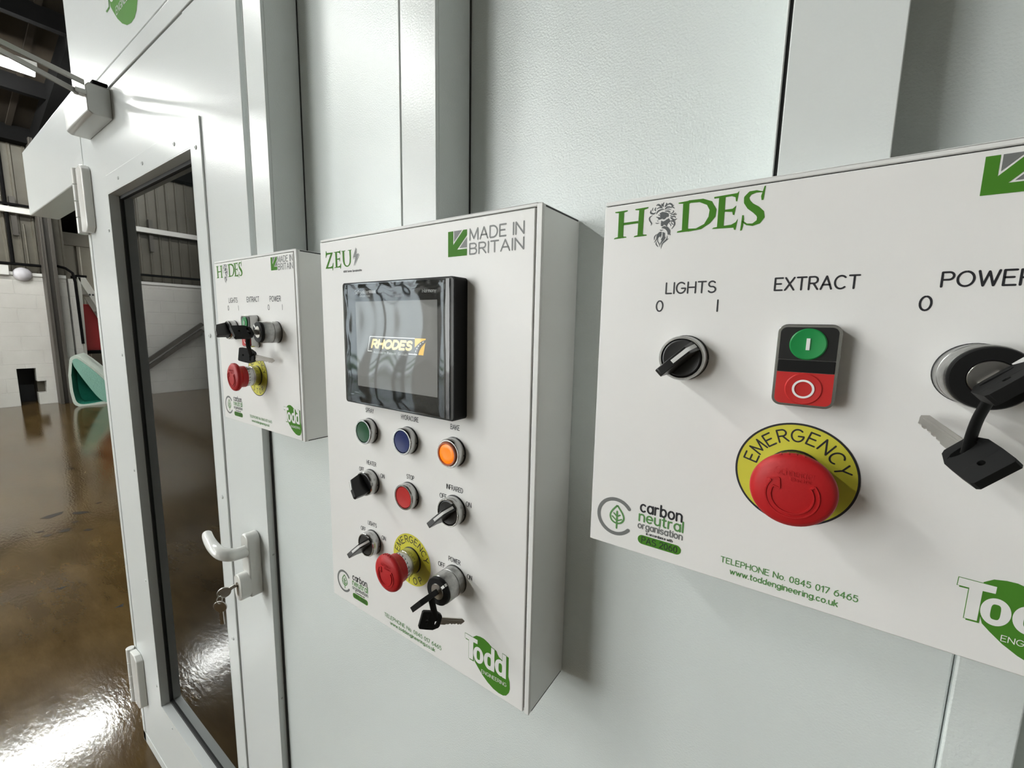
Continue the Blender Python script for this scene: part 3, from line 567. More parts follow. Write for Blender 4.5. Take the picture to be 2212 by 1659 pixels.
def emergency_stop(root, cx, cy, d0, r=30.3, border=True):
    fn = lambda p: ((cx + p[0]) * 0.001, -(d0 + p[2]) * 0.001, -(cy + p[1]) * 0.001)
    m = MB(fn); m.lathe([(14.2, 0), (14.5, .5), (14.5, 10.2), (14.1, 10.5), (14.1, 11.0), (14.5, 11.3), (14.5, 18.0), (13.8, 18.6), (13, 18.6)], 0, 0, 56); b = m.link('emergency_stop', M['chrome'], root)
    m = MB(fn); m.disc(0, 0, r, r, 0.14, 80); m.link('legend_disc', M['yellow'], b)
    if border:
        m = MB(fn); m.ring(0, 0, r - 0.35, r + 0.8, 0.20, 96); m.link('legend_border', M['ink'], b)
    m = MB(fn)
    put_arc(m, 'EMERGENCY', 0, 0, 20.0, 7.2, 164, 17, 0.95, 0.22, 7.6); m.link('legend_lettering', M['ink'], b); m = MB(fn)
    put_arc(m, 'STOP', 0, 0, 27.4, 7.2, 238, 306, 0.95, 0.22, 7.0, inside=True); m.link('legend_lettering', M['ink'], b)
    m = MB(fn); m.lathe([(14.9, 0), (14.9, .8), (14.4, .9)], 0, 0, 48)
    for i in range(20):
        a = 2 * math.pi * i / 20; c, s_ = math.cos(a), math.sin(a)
        m.obox((14.45 * c, 14.45 * s_, 16.2), (0.18 * c, 0.18 * s_, 0), (-0.8 * s_, 0.8 * c, 0), (0, 0, 0.25)); m.obox((14.45 * c - .8 * s_, 14.45 * s_ + .8 * c, 17.2), (0.18 * c, 0.18 * s_, 0), (-0.25 * s_, 0.25 * c, 0), (0, 0, 1.2))
    m.link('collar_marks', M['black'], b)
    m = MB(fn); m.lathe([(13, 17), (15.4, 18.6), (15.4, 25.5), (16.0, 26.8), (18.6, 27.8), (19.9, 29.2), (20.1, 31.2), (19.3, 33.0), (17.0, 34.3), (12.5, 35.2), (6, 35.7), (0, 35.8)], 0, 0, 64)
    for i in range(4):
        a = R(-110 + 10 * i); m.obox((19.7 * math.cos(a), 19.7 * math.sin(a), 31.0), (.5 * math.cos(a), .5 * math.sin(a), 0), (-.5 * math.sin(a), .5 * math.cos(a), 0), (0, 0, 1.6))
    mu = m.link('mushroom_head', M['red'], b, smooth=50)
    # twist arrow and maker's name, raised in the same red
    m = MB(fn)
    def dome(x, y): rr = math.hypot(x, y); return 35.8 - 0.0005 * rr ** 2 - 0.000025 * rr ** 4
    def rz(pts, wd, h=0.5):
        for (x0, y0), (x1, y1) in zip(pts, pts[1:]):
            L = math.hypot(x1 - x0, y1 - y0)
            if L < 1e-6: continue
            nx, ny = -(y1 - y0) / L * wd / 2, (x1 - x0) / L * wd / 2
            e0, e1 = dome(x0, y0), dome(x1, y1)
            q = [(x0 + nx, y0 + ny, e0 + h), (x1 + nx, y1 + ny, e1 + h), (x1 - nx, y1 - ny, e1 + h), (x0 - nx, y0 - ny, e0 + h)]
            m.add(q + [(a, c_, e - h - .4) for a, c_, e in q], [(0, 1, 2, 3), (7, 6, 5, 4), (0, 4, 5, 1), (1, 5, 6, 2), (2, 6, 7, 3), (3, 7, 4, 0)])
    A = [(12.0 * math.cos(R(a)), 2.0 - 12.0 * math.sin(R(a))) for a in range(-215, 41, 6)]
    B = [(9.6 * math.cos(R(a)), 2.0 - 9.6 * math.sin(R(a))) for a in range(-205, 41, 6)]
    rz(A, .7, .62); rz(B, .7, .62); rz([A[-1], B[-1]], .7, .62)
    rz([A[0], (-12.0, -5.2), (-6.2, -6.8), (-5.6, -1.2), B[0]], .7, .62)
    for l in text_lines('Schneider')[0]: pass
    L, tot = text_lines('Schneider'); k = 17.5 / tot
    for l in L: rz([(-8.2 + p[0] * k, -9.0 - p[1] * 3.4 + p[0] * k * 0.02) for p in l], .42, .22)
    L, tot = text_lines('Electric'); k = 9.0 / tot
    for l in L: rz([(-1 + p[0] * k, -6.3 - p[1] * 1.7) for p in l], .3, .2)
    m.link('raised_marks', M['red'], b, smooth=20)
    return b

def key_switch(root, cx, cy, d0, ang, ln=26.0):
    fn = lambda p: ((cx + p[0]) * 0.001, -(d0 + p[2]) * 0.001, -(cy + p[1]) * 0.001)
    m = MB(fn); m.lathe([(14.4, 0), (14.7, .5), (14.7, 9.2), (14.2, 9.6), (14.2, 10.0), (14.6, 10.4), (14.6, ln - 4), (14.2, ln - 3.4), (12, ln - 3.4)], 0, 0, 56); b = m.link('key_switch', M['satin'], root)
    m = MB(fn); m.lathe([(14.0, ln - 4), (14.0, ln - .8), (13.4, ln), (8.2, ln), (8.0, ln - .8)], 0, 0, 56); m.link('switch_face', M['matte_black'], b)
    m = MB(fn); m.lathe([(8.1, ln - 1.5), (8.1, ln - .4), (7.6, ln + .2), (0, ln + .2)], 0, 0, 40); m.link('lock_core', M['steel'], b)
    ca, sa = math.cos(R(ang)), -math.sin(R(ang))
    kn = lambda p: fn((p[0] * ca - p[1] * sa, p[0] * sa + p[1] * ca, p[2]))
    m = MB(kn); m.box(8.4, 13.3, -1.3, 1.3, ln - .2, ln + .12); m.box(13.2, 14.15, -1.3, 1.3, ln - 3, ln - .6); m.link('pointer_mark', M['white'], b)
    m = MB(fn); m.lathe([(15.0, 0), (15.0, .8), (14.5, .9)], 0, 0, 48); m.link('switch_seal', M['black'], b)
    return b

def start_stop(root, cx, cy, d0):
    fn = lambda p: ((cx + p[0]) * 0.001, -(d0 + p[2]) * 0.001, -(cy + p[1]) * 0.001)
    m = MB(fn); m.prism(rrect(-14.6, 14.6, -22.8, 22.8, 4.5), 0.6, 12.0); b = m.link('start_stop_button', M['chrome'], root, bevel=0.0008)
    m = MB(fn); m.prism(rrect(-15, 15, -23.2, 23.2, 4.8), 0, 0.7); m.link('button_seal', M['black'], b)
    m = MB(fn); q = [p for p in rrect(-13.2, 13.2, -21.4, -3.4, 3.2) if p[1] < -12]; m.prism([p for p in q if p[0] > 0] + [(13.2, -3.4), (-13.2, -3.4)] + [p for p in q if p[0] < 0], 11, 12.6); m.link('black_surround', M['black'], b)
    m = MB(fn); m.prism([(-13.2, -3.2), (13.2, -3.2), (13.2, 3.4), (-13.2, 3.4)], 11, 13.0); m.link('centre_bar', M['matte_black'], b, bevel=0.0003)
    m = MB(fn); m.prism([p for p in rrect(-13.2, 13.2, 3.6, 21.4, 3.2) if p[1] > 12] + [(-13.2, 3.6), (13.2, 3.6)], 11, 12.8); m.link('red_button', M['red_cap'], b)
    m = MB(fn); m.lathe([(8.6, 11), (8.6, 13.4), (8.0, 13.9), (5, 13.5), (0, 13.3)], 0, -12.2, 48); g = m.link('green_button', M['green_btn'], b)
    m = MB(fn); m.lathe([(8.8, 11), (8.8, 13.0), (8.3, 13.4), (5, 13.1), (0, 13.0)], 0, 12.6, 48); m.link('red_button_dome', M['red_cap'], b)
    m = MB(fn); m.box(-.85, .85, -15.4, -9.0, 13.2, 14.0); m.link('start_mark', M['white'], b)
    m = MB(fn); m.ring(0, 12.6, 4.1, 5.2, 13.65, 48); m.link('stop_mark', M['white'], b)
    return b

def made_in_britain(root, s0, t0, k, d, textx0, textx1, t1, b1, t2, b2):
    fn = PF()
    def q(x, y): return (s0 + x * k, t0 + y * k)
    m = MB(fn)      # arrow of the emblem in a unit square of 22.9
    m.flat([q(0, 0), q(6.3, 0), q(6.3, 12.2), q(18.5, 0), q(22.9, 0), q(22.9, 5.0), q(11.2, 16.6), q(22.9, 16.6), q(22.9, 22.5), q(0, 22.5)], d)
    a = m.link('origin_emblem', M['green'], root)
    m = MB(fn); m.flat([q(7.3, 0), q(17.0, 0), q(7.3, 9.6)], d); m.flat([q(22.9, 6.6), q(22.9, 15.6), q(13.7, 15.6)], d); m.link('emblem_triangles', M['grey_ink'], a)
    m = MB(fn); wd = 1.35 * k
    put_text(m, 'MADE IN', textx0, textx1, b1, b1 - t1, wd, d); put_text(m, 'BRITAIN', textx0, textx1, b2, b2 - t2, wd, d); m.link('emblem_lettering', M['grey_ink'], a)

def carbon_logo(root, ox, oy, d):
    """ox, oy = shift from the place on the square boxes"""
    fn = PF(ox, oy)
    m = MB(fn); P = arc(19.8, 0, 13.2, 13.2, 38, 322, 40); m.stroke([(x, 230.2 - y * 1.02) for x, y in P], 2.7, d); c = m.link('carbon_emblem', M['grey_ink'], root)
    m = MB(fn)
    lf = smooth_line([(21.1, 221.2), (17.2, 226.2), (15.9, 230.0), (17.0, 233.6), (20.4, 235.3), (24.2, 234.4), (26.4, 231.0), (25.4, 227.0), (21.1, 221.2)], 5)
    m.stroke(lf, 1.35, d)
    m.stroke([(21.1, 226.0), (21.2, 239.2)], 1.35, d); m.stroke([(18.6, 227.8), (21.1, 230.0), (23.5, 228.4)], 1.1, d); m.stroke([(17.5, 230.6), (21.1, 233.4), (24.8, 231.5)], 1.1, d)
    m.link('leaf_emblem', M['green_text'], c)
    m = MB(fn); put_text(m, 'carbon', 38.6, 67.2, 220.9, 7.9, 1.3, d); m.link('dark_word', M['ink'], c)
    m = MB(fn); put_text(m, 'neutral', 38.0, 68.4, 228.3, 7.4, 1.2, d); m.link('green_word', M['green_text'], c)
    m = MB(fn); put_text(m, 'organisation', 37.5, 68.4, 233.9, 4.7, .85, d); m.link('grey_word', M['grey_ink'], c)
    m = MB(fn); put_text(m, 'in accordance with', 43.8, 62.2, 237.7, 1.9, .36, d); m.link('tiny_words', M['ink'], c)
    m = MB(fn); m.flat(rrect(37.8, 68.3, 238.8, 245.7, 3.3), d); m.link('green_pill', M['green'], c)
    m = MB(fn); put_text(m, 'PAS 2060', 40.8, 65.6, 244.4, 4.4, .55, d + .08); m.link('pill_lettering', M['ink'], c)

def hades_box(loc, sx, depth, back, knob, keyang, label, group=None):
    root = empty('control_box', loc, label, 'control box')
    root.scale = (sx, 1, 1)
    D = depth + 0.14
    enclosure(root, 254.6, 254.6, depth, back)
    m = MB(PF())
    for p in HADES_POLYS: m.flat(p, D)
    for A, B in HADES_STRIPS: m.strip(A, B, D)
    m.stroke([p[:2] for p in HADES_S], [p[2] for p in HADES_S], D); m.link('brand_lettering', M['green'], root)
    m = MB(PF())
    for p in HEAD_POLYS: m.flat(p, D)
    for p, w_ in HEAD_STROKES:
        q = smooth_line(p, 6); n = len(q)
        m.stroke(q, [w_ * (0.25 + 0.85 * math.sin(math.pi * min(1, max(0, (i + .6) / (n + .2))))) for i in range(n)], D)
    m.link('bearded_head_emblem', M['head_ink'], root)
    made_in_britain(root, 187.6, 6.2, 17.7 / 22.9, D, 207.6, 246.0, 6.4, 14.0, 16.2, 23.8)
    def eng(txt, s0, s1, b, h, wd=.95):
        m = MB(PF()); put_text(m, txt, s0, s1, b, h, wd, D); m.link('engraved_lettering', M['ink'], root)
    eng('LIGHTS', 46.2, 76.6, 64.9, 6.9); eng('EXTRACT', 108.6, 147.2, 64.7, 6.9); eng('POWER', 179.2, 209.6, 65.1, 6.9)
    for x in (42.6, 174.5): eng('0', x - 2.1, x + 2.1, 76.6, 6.9)
    for x in (78.6, 213.2): eng('I', x - .01, x + .01, 76.7, 6.9)
    selector(root, 61.5, 107, depth, knob)
    start_stop(root, 127.8, 107.5, depth)
    key_switch(root, 195.2, 107.3, depth, keyang)
    emergency_stop(root, 128.0, 173.0, depth)
    carbon_logo(root, 0, 0, D)
    m = MB(PF()); put_text(m, 'TELEPHONE No. 0845 017 6465', 93.6, 164.6, 241.0, 3.7, .55, D); put_text(m, 'www.toddengineering.co.uk', 99.6, 156.0, 247.4, 3.6, .6, D); m.link('contact_lettering', M['green_text'], root)
    todd_logo(lambda p: ((202.3 + p[0] * .82) * .001, -(D + p[2]) * .001, -(211.2 + p[1] * .82) * .001), root, 'maker_logo', M['green'], M['face'])
    return root

hades_box((-0.12747, 0, 1.45 + 0.08865), 1.0, 67.5, 0, 45, 45, 'square white control box at the right, nearest the camera and cut by the frame')
hades_box((-0.79407, 0, 1.45 + 0.09263), 0.9646, 63.9, 14.4, 135, 135, 'small square white control box at the left, over the edge of the glazed door')

def zeus_box():
    root = empty('control_box', (-0.48917, 0, 1.45 + 0.09708), 'tall white control box with a black touch screen, in the middle', 'control box')
    dep = 66.3; D = dep + 0.14
    enclosure(root, 308.4, 456.0, dep, 0)
    m = MB(PF())
    for p in ZEUS_POLYS: m.flat(p, D)
    for A, B in ZEUS_STRIPS: m.strip(A, B, D)
    m.link('brand_lettering', M['green'], root)
    m = MB(PF())
    for p in BOLT_POLYS: m.flat(p, D)
    m.link('bolt_emblem', M['grey_ink'], root)
    m = MB(PF()); put_text(m, '6000 Series Spraybooths', 45.3, 78.7, 40.0, 2.0, .42, D); m.link('small_lettering', M['ink'], root)
    made_in_britain(root, 208.0, 12.4, 1.0, D, 234.2, 291.6, 12.6, 22.0, 25.2, 34.2)
    def eng(txt, s0, s1, b, h=4.7, wd=.62):
        m = MB(PF()); put_text(m, txt, s0, s1, b, h, wd, D); m.link('engraved_lettering', M['ink'], root)
    for a in (('SPRAY', 79, 93.4, 198), ('HYDRACURE', 139.8, 166, 197.6), ('BAKE', 211.2, 222.6, 197.4), ('HEATER', 78.4, 95.2, 260.2), ('OFF', 63.8, 72.4, 271.2), ('ON', 103.2, 109.8, 271.2), ('STOP', 147, 158.4, 262.2), ('INFRARED', 205.8, 227.1, 259.4), ('OFF', 196.4, 205.3, 271), ('ON', 231.4, 237.8, 271.2), ('LIGHTS', 78, 93.5, 335.1), ('OFF', 63.5, 72.4, 346), ('ON', 102.8, 109.5, 346.2), ('POWER', 208.6, 224, 335.6), ('OFF', 193.9, 203, 346.2), ('ON', 233.4, 239.4, 346.2)): eng(*a)
    push_button(root, 86, 219, dep, M['green_cap']); push_button(root, 151, 219, dep, M['blue_cap']); push_button(root, 216.3, 219.3, dep, M['orange_cap'], lens=True)
    push_button(root, 151, 280.2, dep, M['red_cap'], hb=9.0)
    selector(root, 86, 279.8, dep, 135); selector(root, 217, 278.4, dep, 45); selector(root, 86.5, 354.5, dep, 45)
    key_switch(root, 217.5, 353.0, dep, 45)
    emergency_stop(root, 152.8, 354.6, dep, r=29.6, border=False)
    carbon_logo(root, 4.6, 198.4, D)
    m = MB(PF()); put_text(m, 'TELEPHONE No. 0845 017 6465', 104.4, 197.5, 442.8, 4.4, .62, D); put_text(m, 'www.toddengineering.co.uk', 114.8, 187.9, 449.2, 3.9, .7, D); m.link('contact_lettering', M['green_text'], root)
    todd_logo(lambda p: ((231.4 + p[0]) * .001, -(D + p[2]) * .001, -(406.4 + p[1]) * .001), root, 'maker_logo', M['green'], M['face'])
    # touch screen
    m = MB(PF()); m.prism(rrect(67.6, 231.8, 54.6, 184.6, 3.5), dep, dep + 17.0); ts = m.link('touch_screen', M['matte_black'], root, bevel=0.0008)
    f = dep + 17.0
    m = MB(PF()); m.prism(rrect(68.6, 230.8, 55.6, 183.6, 3.0), f - .2, f + .5); m.link('screen_front', M['screen_glass'], ts)
    f += .5
    m = MB(PF()); m.flat([(90.6, 74.6), (210.9, 74.6), (210.9, 164.4), (90.6, 164.4)], f + .06); m.link('display', M['display'], ts)
    e = f + .12
    m = MB(PF()); put_text(m, 'Schneider', 89.9, 113, 66.6, 3.4, .7, e); m.flat([(113.5, 63.4), (124.3, 63.6), (124.3, 66.6), (113.5, 66.4)], e); m.stroke(arc(99, 68.4, .9, 1.3, 0, 360), .6, e); put_text(m, 'ELECTRIC', 101, 115.6, 69.8, 1.6, .3, e); put_text(m, 'Harmony', 192, 209.4, 67.6, 2.8, .45, e); m.link('maker_lettering', M['print_grey'], ts)
    m = MB(PF()); m.flat(rrect(152, 165.4, 68.9, 71.2, 1.0), e); m.link('indicator_slot', M['black'], ts)
    m = MB(PF()); m.stroke([(181, 110.6), (113.7, 110.6), (109.5, 125.7), (116, 125.7)], .75, e); m.stroke([(172.4, 125.8), (184, 125.8)], .75, e); m.link('logo_frame', M['logo_white'], ts)
    m = MB(PF()); put_text(m, 'RHODES', 116.0, 175.2, 121.6, 7.6, 2.5, e, skew=0.38); m.link('logo_lettering', M['logo_cream'], ts)
    m = MB(PF()); put_text(m, 'Accident Repair Group', 119, 169.9, 127.6, 2.3, .34, e); m.link('logo_small_lettering', M['logo_dim'], ts)
    m = MB(PF()); m.flat([(181.3, 110.4), (196.1, 110.3), (195.8, 111.5), (191.5, 112.5), (186.3, 115.2), (181.0, 119.2)], e); m.flat([(197.3, 113.0), (194.4, 115.0), (190.6, 118.0), (187.4, 122.0), (185.6, 126.0), (192.5, 126.1), (195.3, 114.6)], e); m.link('logo_block', M['logo_yellow'], ts)
    m = MB(PF()); Lr = smooth_line([(180.8, 125.8), (182.6, 121.9), (185.6, 118.2), (189.6, 115.0), (194.6, 112.6)], 6)
    for i in range(0, len(Lr) - 2, 4): m.stroke(Lr[i:i + 3], .7, e + .03, caps=False)
    m.link('logo_dashes', M['logo_white'], ts)
    # wrinkled protective film
    nx, ny = 60, 48; P = []; F = []
    def wob(x, y): return .35 + .22 * math.sin(x * .11 + 1.3 * math.sin(y * .05)) * math.exp(-((x - 145) / 60) ** 2 * .3) + .30 * math.exp(-((x - 221) / 4.0) ** 2) + .25 * math.exp(-((y - 62 - 2.2 * math.sin(x * .22)) / 3.2) ** 2) + .25 * math.exp(-((x - 74 - 1.5 * math.sin(y * .17)) / 3) ** 2) + .2 * math.exp(-((y - 177 - 2 * math.sin(x * .19)) / 2.5) ** 2)
    for j in range(ny + 1):
        for i in range(nx + 1):
            x = 69.5 + 157 * i / nx; y = 56.6 + 126 * j / ny; P.append((x, y, e + .1 + wob(x, y)))
    for j in range(ny):
        for i in range(nx): a = j * (nx + 1) + i; F.append((a, a + nx + 1, a + nx + 2, a + 1))
    m = MB(PF()); m.solid = False; m.add(P, F); m.link('protective_film', M['film'], ts, smooth=180)
    return root
zeus_box()

# ------------------------------------------------------------------ keys
def key_frame(E, T, V):
    E, T, V = Vector(E), Vector(T), Vector(V)
    a = (T - E).normalized(); v = (V - a * V.dot(a)).normalized(); n = a.cross(v)
    return E, a, v, n, (T - E).length / 54.0
def prism_holes(m, loops, t0, t1):
    tri = tessellate_polygon([[Vector((x, y, 0)) for x, y in l] for l in loops])
    flat = [p for l in loops for p in l]; n = len(flat)
    F = [tuple(t) for t in tri] + [tuple(n + i for i in reversed(t)) for t in tri]; o = 0
    for l in loops:
        k = len(l); F += [(o + i, o + (i + 1) % k, n + o + (i + 1) % k, n + o + i) for i in range(k)]; o += k
    m.add([(x, y, t0) for x, y in flat] + [(x, y, t1) for x, y in flat], F)
def panel_key(E, T, V, label, short=False, k=None):
    E, a, v, n, kk = key_frame(E, T, V); k = (k or kk)
    root = empty('key', E, label, 'key')
    fn = lambda p: tuple(v * p[0] * k + a * p[1] * k + n * p[2] * k)
    head = [(-9.6, 1.2), (-8.4, 0), (8.4, 0), (9.6, 1.2), (10.0, 9), (10.0, 17), (7.2, 23), (5.2, 24.2), (-5.2, 24.2), (-7.2, 23), (-10.0, 17), (-10.0, 9)]
    slot = [(6.3 * math.cos(R(q)), 18.8 + 1.7 * math.sin(R(q))) for q in range(0, 360, 24)]
    hole = [(1.5 * math.cos(R(q)), 7.5 + 1.5 * math.sin(R(q))) for q in range(0, 360, 30)]
    m = MB(fn); prism_holes(m, [head, slot, hole], -2.5, 2.5); h = m.link('key_head', M['matte_black'], root, bevel=0.0005)
    if short: bl = [(-4, 23.5), (4, 23.5), (4, 31), (-4, 31)]
    else: bl = [(4, 23.5), (4, 50.5), (1.6, 54), (0.3, 53.2), (-1.2, 51.5), (-2.6, 50.2), (-2.0, 48.4), (-3.0, 46.4), (-1.6, 44.6), (-2.8, 42.4), (-2.2, 40.2), (-3.2, 38.6), (-2.0, 36.6), (-3.4, 34.4), (-3.0, 32.2), (-4, 30.5), (-4, 23.5)]
    m = MB(fn); m.prism(bl, -1.0, 1.0)
    if not short: m.box(0.8, 2.0, 24, 51, 0.9, 1.25); m.box(0.8, 2.0, 24, 51, -1.25, -0.9)
    m.link('key_blade', M['steel'], root, bevel=0.0002)
    return root, E + a * 18.8 * k
def strap(A, B, label, side=(0, 0, 0)):
    A, B = Vector(A), Vector(B); mid = (A + B) / 2 + Vector(side)
    root = empty('key_strap', A, label, 'strap')
    P = smooth_line([A, mid, B], 8); d = Vector((0.0016, -0.0006, 0))
    m = MB(lambda p: tuple(Vector(p) - A))
    m.tube(P, [(0.0030, 0.0013)] * len(P), 14); m.link('strap_band', M['matte_black'], root)
u_on = (0.707, 0, 0.707); u_off = (-0.707, 0, 0.707)
# tall box
cz = (-0.48917 + 0.2175, 1.54708 - 0.353)
z1 = panel_key((cz[0], -0.1195, cz[1]), (cz[0], -0.0745, cz[1]), u_on, 'black-headed key standing in the POWER lock of the tall box', short=True, k=0.001)
z2 = panel_key((-0.2795, -0.1068, 1.1704), (-0.2552, -0.0712, 1.1566), (0.10, 0.35, 0.9), 'black-headed key hanging under the POWER lock of the tall box')
strap(z1[1], z2[1], 'black strap joining the two keys of the tall box')
# left box
cl = (-0.79407 + 0.1952 * 0.9646, 1.54263 - 0.1073)
l1 = panel_key((cl[0], -0.1205, cl[1]), (cl[0], -0.072, cl[1]), u_off, 'black-headed key standing in the POWER lock of the left box', short=True, k=0.001)
l2 = panel_key((-0.6470, -0.0962, 1.4045), (-0.6012, -0.0722, 1.3950), (0.25, 0.1, 0.95), 'black-headed key hanging under the POWER lock of the left box')
strap(l1[1], l2[1], 'black strap joining the two keys of the left box', side=(0.004, -0.004, 0))
# right box
cr = (-0.12747 + 0.1952, 1.53865 - 0.1073)
r1 = panel_key((cr[0], -0.1240, cr[1]), (cr[0], -0.075, cr[1]), u_on, 'black-headed key in the POWER lock of the right box, cut by the frame', short=True, k=0.001)
r2 = panel_key((0.0675, -0.1195, 1.3945), (0.0495, -0.0770, 1.4085), (0.72, -0.05, 0.70), 'large black-headed key hanging under the POWER lock of the right box')
strap(r1[1], r2[1], 'black strap joining the two keys of the right box', side=(-0.002, -0.002, 0))

def door_key(E, T, V, label, short=False):
    E, a, v, n, k = key_frame(E, T, V); k = 1.0
    root = empty('door_key', E, label, 'key', 'silver keys in the door lock')
    fn = lambda p: tuple(v * p[0] * .001 + a * p[1] * .001 + n * p[2] * .001)
    head = [(12.0 * math.cos(R(q)), 11 + 11 * math.sin(R(q))) for q in range(0, 360, 15)]
    hole = [(2.6 * math.cos(R(q)), 3.6 + 1.6 * math.sin(R(q))) for q in range(0, 360, 30)]
    m = MB(fn); prism_holes(m, [head, hole], -1.1, 1.1); m.link('key_head', M['steel'], root, bevel=0.0003)
    L = 31 if short else 48
    bl = [(4, 20), (4, L), (-3, L)] + [(-4 + 1.6 * (i % 2), L - 2 - 2.2 * i) for i in range(int((L - 26) / 2.2))] + [(-4, 20)]
    m = MB(fn); m.prism(bl, -1.0, 1.0); m.box(0, 1.2, 22, L - 1, .9, 1.25); m.link('key_blade', M['steel'], root)
    return root
door_key((-0.8360, -0.0815, 0.9535), (-0.8265, -0.0545, 0.9650), (0.25, 0.1, 0.9), 'silver key standing in the lock of the glazed door', short=True)
door_key((-0.8345, -0.0790, 0.9435), (-0.8375, -0.0765, 0.8890), (0.80, 0.6, 0), 'silver key dangling below the lock of the glazed door')
rg = empty('key_ring', (-0.8340, -0.0795, 0.9460), 'small steel ring joining the two silver door keys', 'ring')
m = MB(); m.tube([(0.0008 * math.sin(a), 0.004 * math.sin(a), 0.0070 * math.cos(a)) for a in [6.2832 * i / 20 for i in range(21)]], 0.0008, 8); m.link('ring_wire', M['steel'], rg)

# ------------------------------------------------------------------ hall
XL = -10.44
def hall():
    m = MB(); m.box(-18, 6.2, -11.2, 8.2, -0.2, 0); fl = struct(m.link('floor', M['floor']))
    for P in ([(-4.45, .09), (-4.40, .13), (-4.44, .20), (-4.49, .215), (-4.48, .13)], [(-4.38, .24), (-4.33, .27), (-4.31, .33), (-4.37, .31), (-4.41, .26)], [(-4.05, .12), (-4.03, .17), (-4.09, .19), (-4.09, .14)], [(-3.97, .225), (-3.93, .25), (-3.945, .275), (-3.985, .25)], [(-4.18, .03), (-4.15, .045), (-4.155, .075), (-4.185, .06)], [(-4.07, .045), (-4.03, .07), (-4.05, .10), (-4.085, .075)], [(-4.2, .205), (-4.165, .22), (-4.175, .245), (-4.205, .23)], [(-4.5, .39), (-4.47, .4), (-4.48, .43), (-4.505, .42)], [(-3.2, -.02), (-3.17, 0), (-3.19, .03)], [(-2.75, .12), (-2.73, .15), (-2.76, .16)]):
        m = MB(); m.add([(x, y, 0.0006) for x, y in P], [tuple(range(len(P)))]); m.solid = False; m.link('oil_stain', M['stain'], fl)
    # block wall with a broken-out hole, cladding above
    m = MB()
    m.box(XL - 0.2, XL, -11, 0.671, 0, 2.12); m.box(XL - 0.2, XL, 0.985, 1.36, 0, 2.12); m.box(XL - 0.2, XL, 0.671, 0.985, 0.61, 2.12)
    m.box(XL - 0.2, XL, 0.884, 0.985, 0, 0.19); m.box(XL - 0.2, XL, 0.884, 0.985, 0.39, 0.61)
    m.box(XL - 0.2, XL + 0.03, 1.38, 1.47, 0, 2.10)
    struct(m.link('wall_left', M['block']))
    m = MB(); m.box(XL - 0.6, XL - 0.55, 0.5, 1.2, 0, 0.8); m.box(XL - 0.55, XL - 0.2, 0.55, 0.6, 0, 0.8); m.box(XL - 0.55, XL - 0.2, 1.05, 1.1, 0, 0.8); m.box(XL - 0.55, XL - 0.2, 0.55, 1.1, 0.7, 0.75); struct(m.link('trim_4', M['dark_gap']))
    def clad(x, y0, y1, z0, z1, pitch=0.157):
        m = MB(); P = []; y = y0
        while y < y1:
            P += [(x, y), (x, y + pitch * .70), (x + 0.02, y + pitch * .78), (x + 0.02, y + pitch * .92)]; y += pitch
        n = len(P)
        m.add([(a, b, z0) for a, b in P] + [(a, b, z1) for a, b in P], [(i, i + 1, n + i + 1, n + i) for i in range(n - 1)]); m.solid = False
        return m
    struct(clad(XL - 0.06, -11, 1.36, 2.10, 4.6).link('wall_left_upper', M['clad'], smooth=15))
    struct(clad(-12.2, 0.9, 8, 0, 2.88, 0.25).link('wall_left_far', M['clad'], smooth=15))
    m = MB(); m.box(XL - 0.05, XL + 0.02, -11, 1.36, 2.10, 2.15); struct(m.link('trim_5', M['white_steel']))
    # other sides of the hall
    m = MB(); m.box(-18, 6, -11.2, -11, 0, 6.8); struct(m.link('wall_front', M['block']))
    m = MB(); m.box(6, 6.2, -11.2, 8.2, 0, 5.5); struct(m.link('wall_right', M['block']))
    m = MB(); m.box(-18, 6, 8, 8.2, 0, 6.8); m.box(-18.0, XL - 0.2, 0.9, 1.0, 0, 3.4); m.box(-12.3, -12.1, 1.0, 8, 2.86, 3.10); m.box(-18.1, -18, 0.9, 8.2, 0, 4.2); struct(m.link('wall_rear', M['clad']))
    # roof: two slopes
    m = MB(); m.solid = True
    def slab(x0, z0, x1, z1, y0, y1, t=0.06): m.add([(x0, y0, z0), (x1, y0, z1), (x1, y1, z1), (x0, y1, z0), (x0, y0, z0 + t), (x1, y0, z1 + t), (x1, y1, z1 + t), (x0, y1, z0 + t)], [(0, 1, 2, 3), (7, 6, 5, 4), (0, 4, 5, 1), (1, 5, 6, 2), (2, 6, 7, 3), (3, 7, 4, 0)])
    slab(XL - 0.1, 4.32, -1.5, 6.32, -11.2, 8.2); slab(-1.5, 6.3, 6.2, 4.8, -11.2, 8.2); slab(-18, 3.2, XL, 4.2, 0.95, 8.2)
    x = XL
    while x < -1.6:                         # sheet ribs running down the slope are laid along X
        x += 10
    y = -11.0
    while y < 8:
        m.add([(XL, y, 4.28), (-1.5, y, 6.28), (-1.5, y + 0.06, 6.28), (XL, y + 0.06, 4.28), (XL, y, 4.31), (-1.5, y, 6.31), (-1.5, y + 0.06, 6.31), (XL, y + 0.06, 4.31)], [(0, 1, 2, 3), (7, 6, 5, 4), (0, 4, 5, 1), (1, 5, 6, 2), (2, 6, 7, 3), (3, 7, 4, 0)]); y += 0.33
    roof = struct(m.link('ceiling', M['roof'], smooth=20))
    # eaves beam, purlins, rafters
    m = MB(); m.box(XL - 0.12, XL + 0.18, -11, 8, 4.12, 4.34); struct(m.link('trim_6', M['dark_steel']))
    for i in range(1, 7):
        x = XL + i * 1.45; z = 4.30 + (x - XL) * (2.0 / 8.94)
        m = MB(); m.box(x - 0.05, x + 0.05, -11, 7.99, z - 0.20, z)
        m.link('purlin', M['dark_steel'], roof)
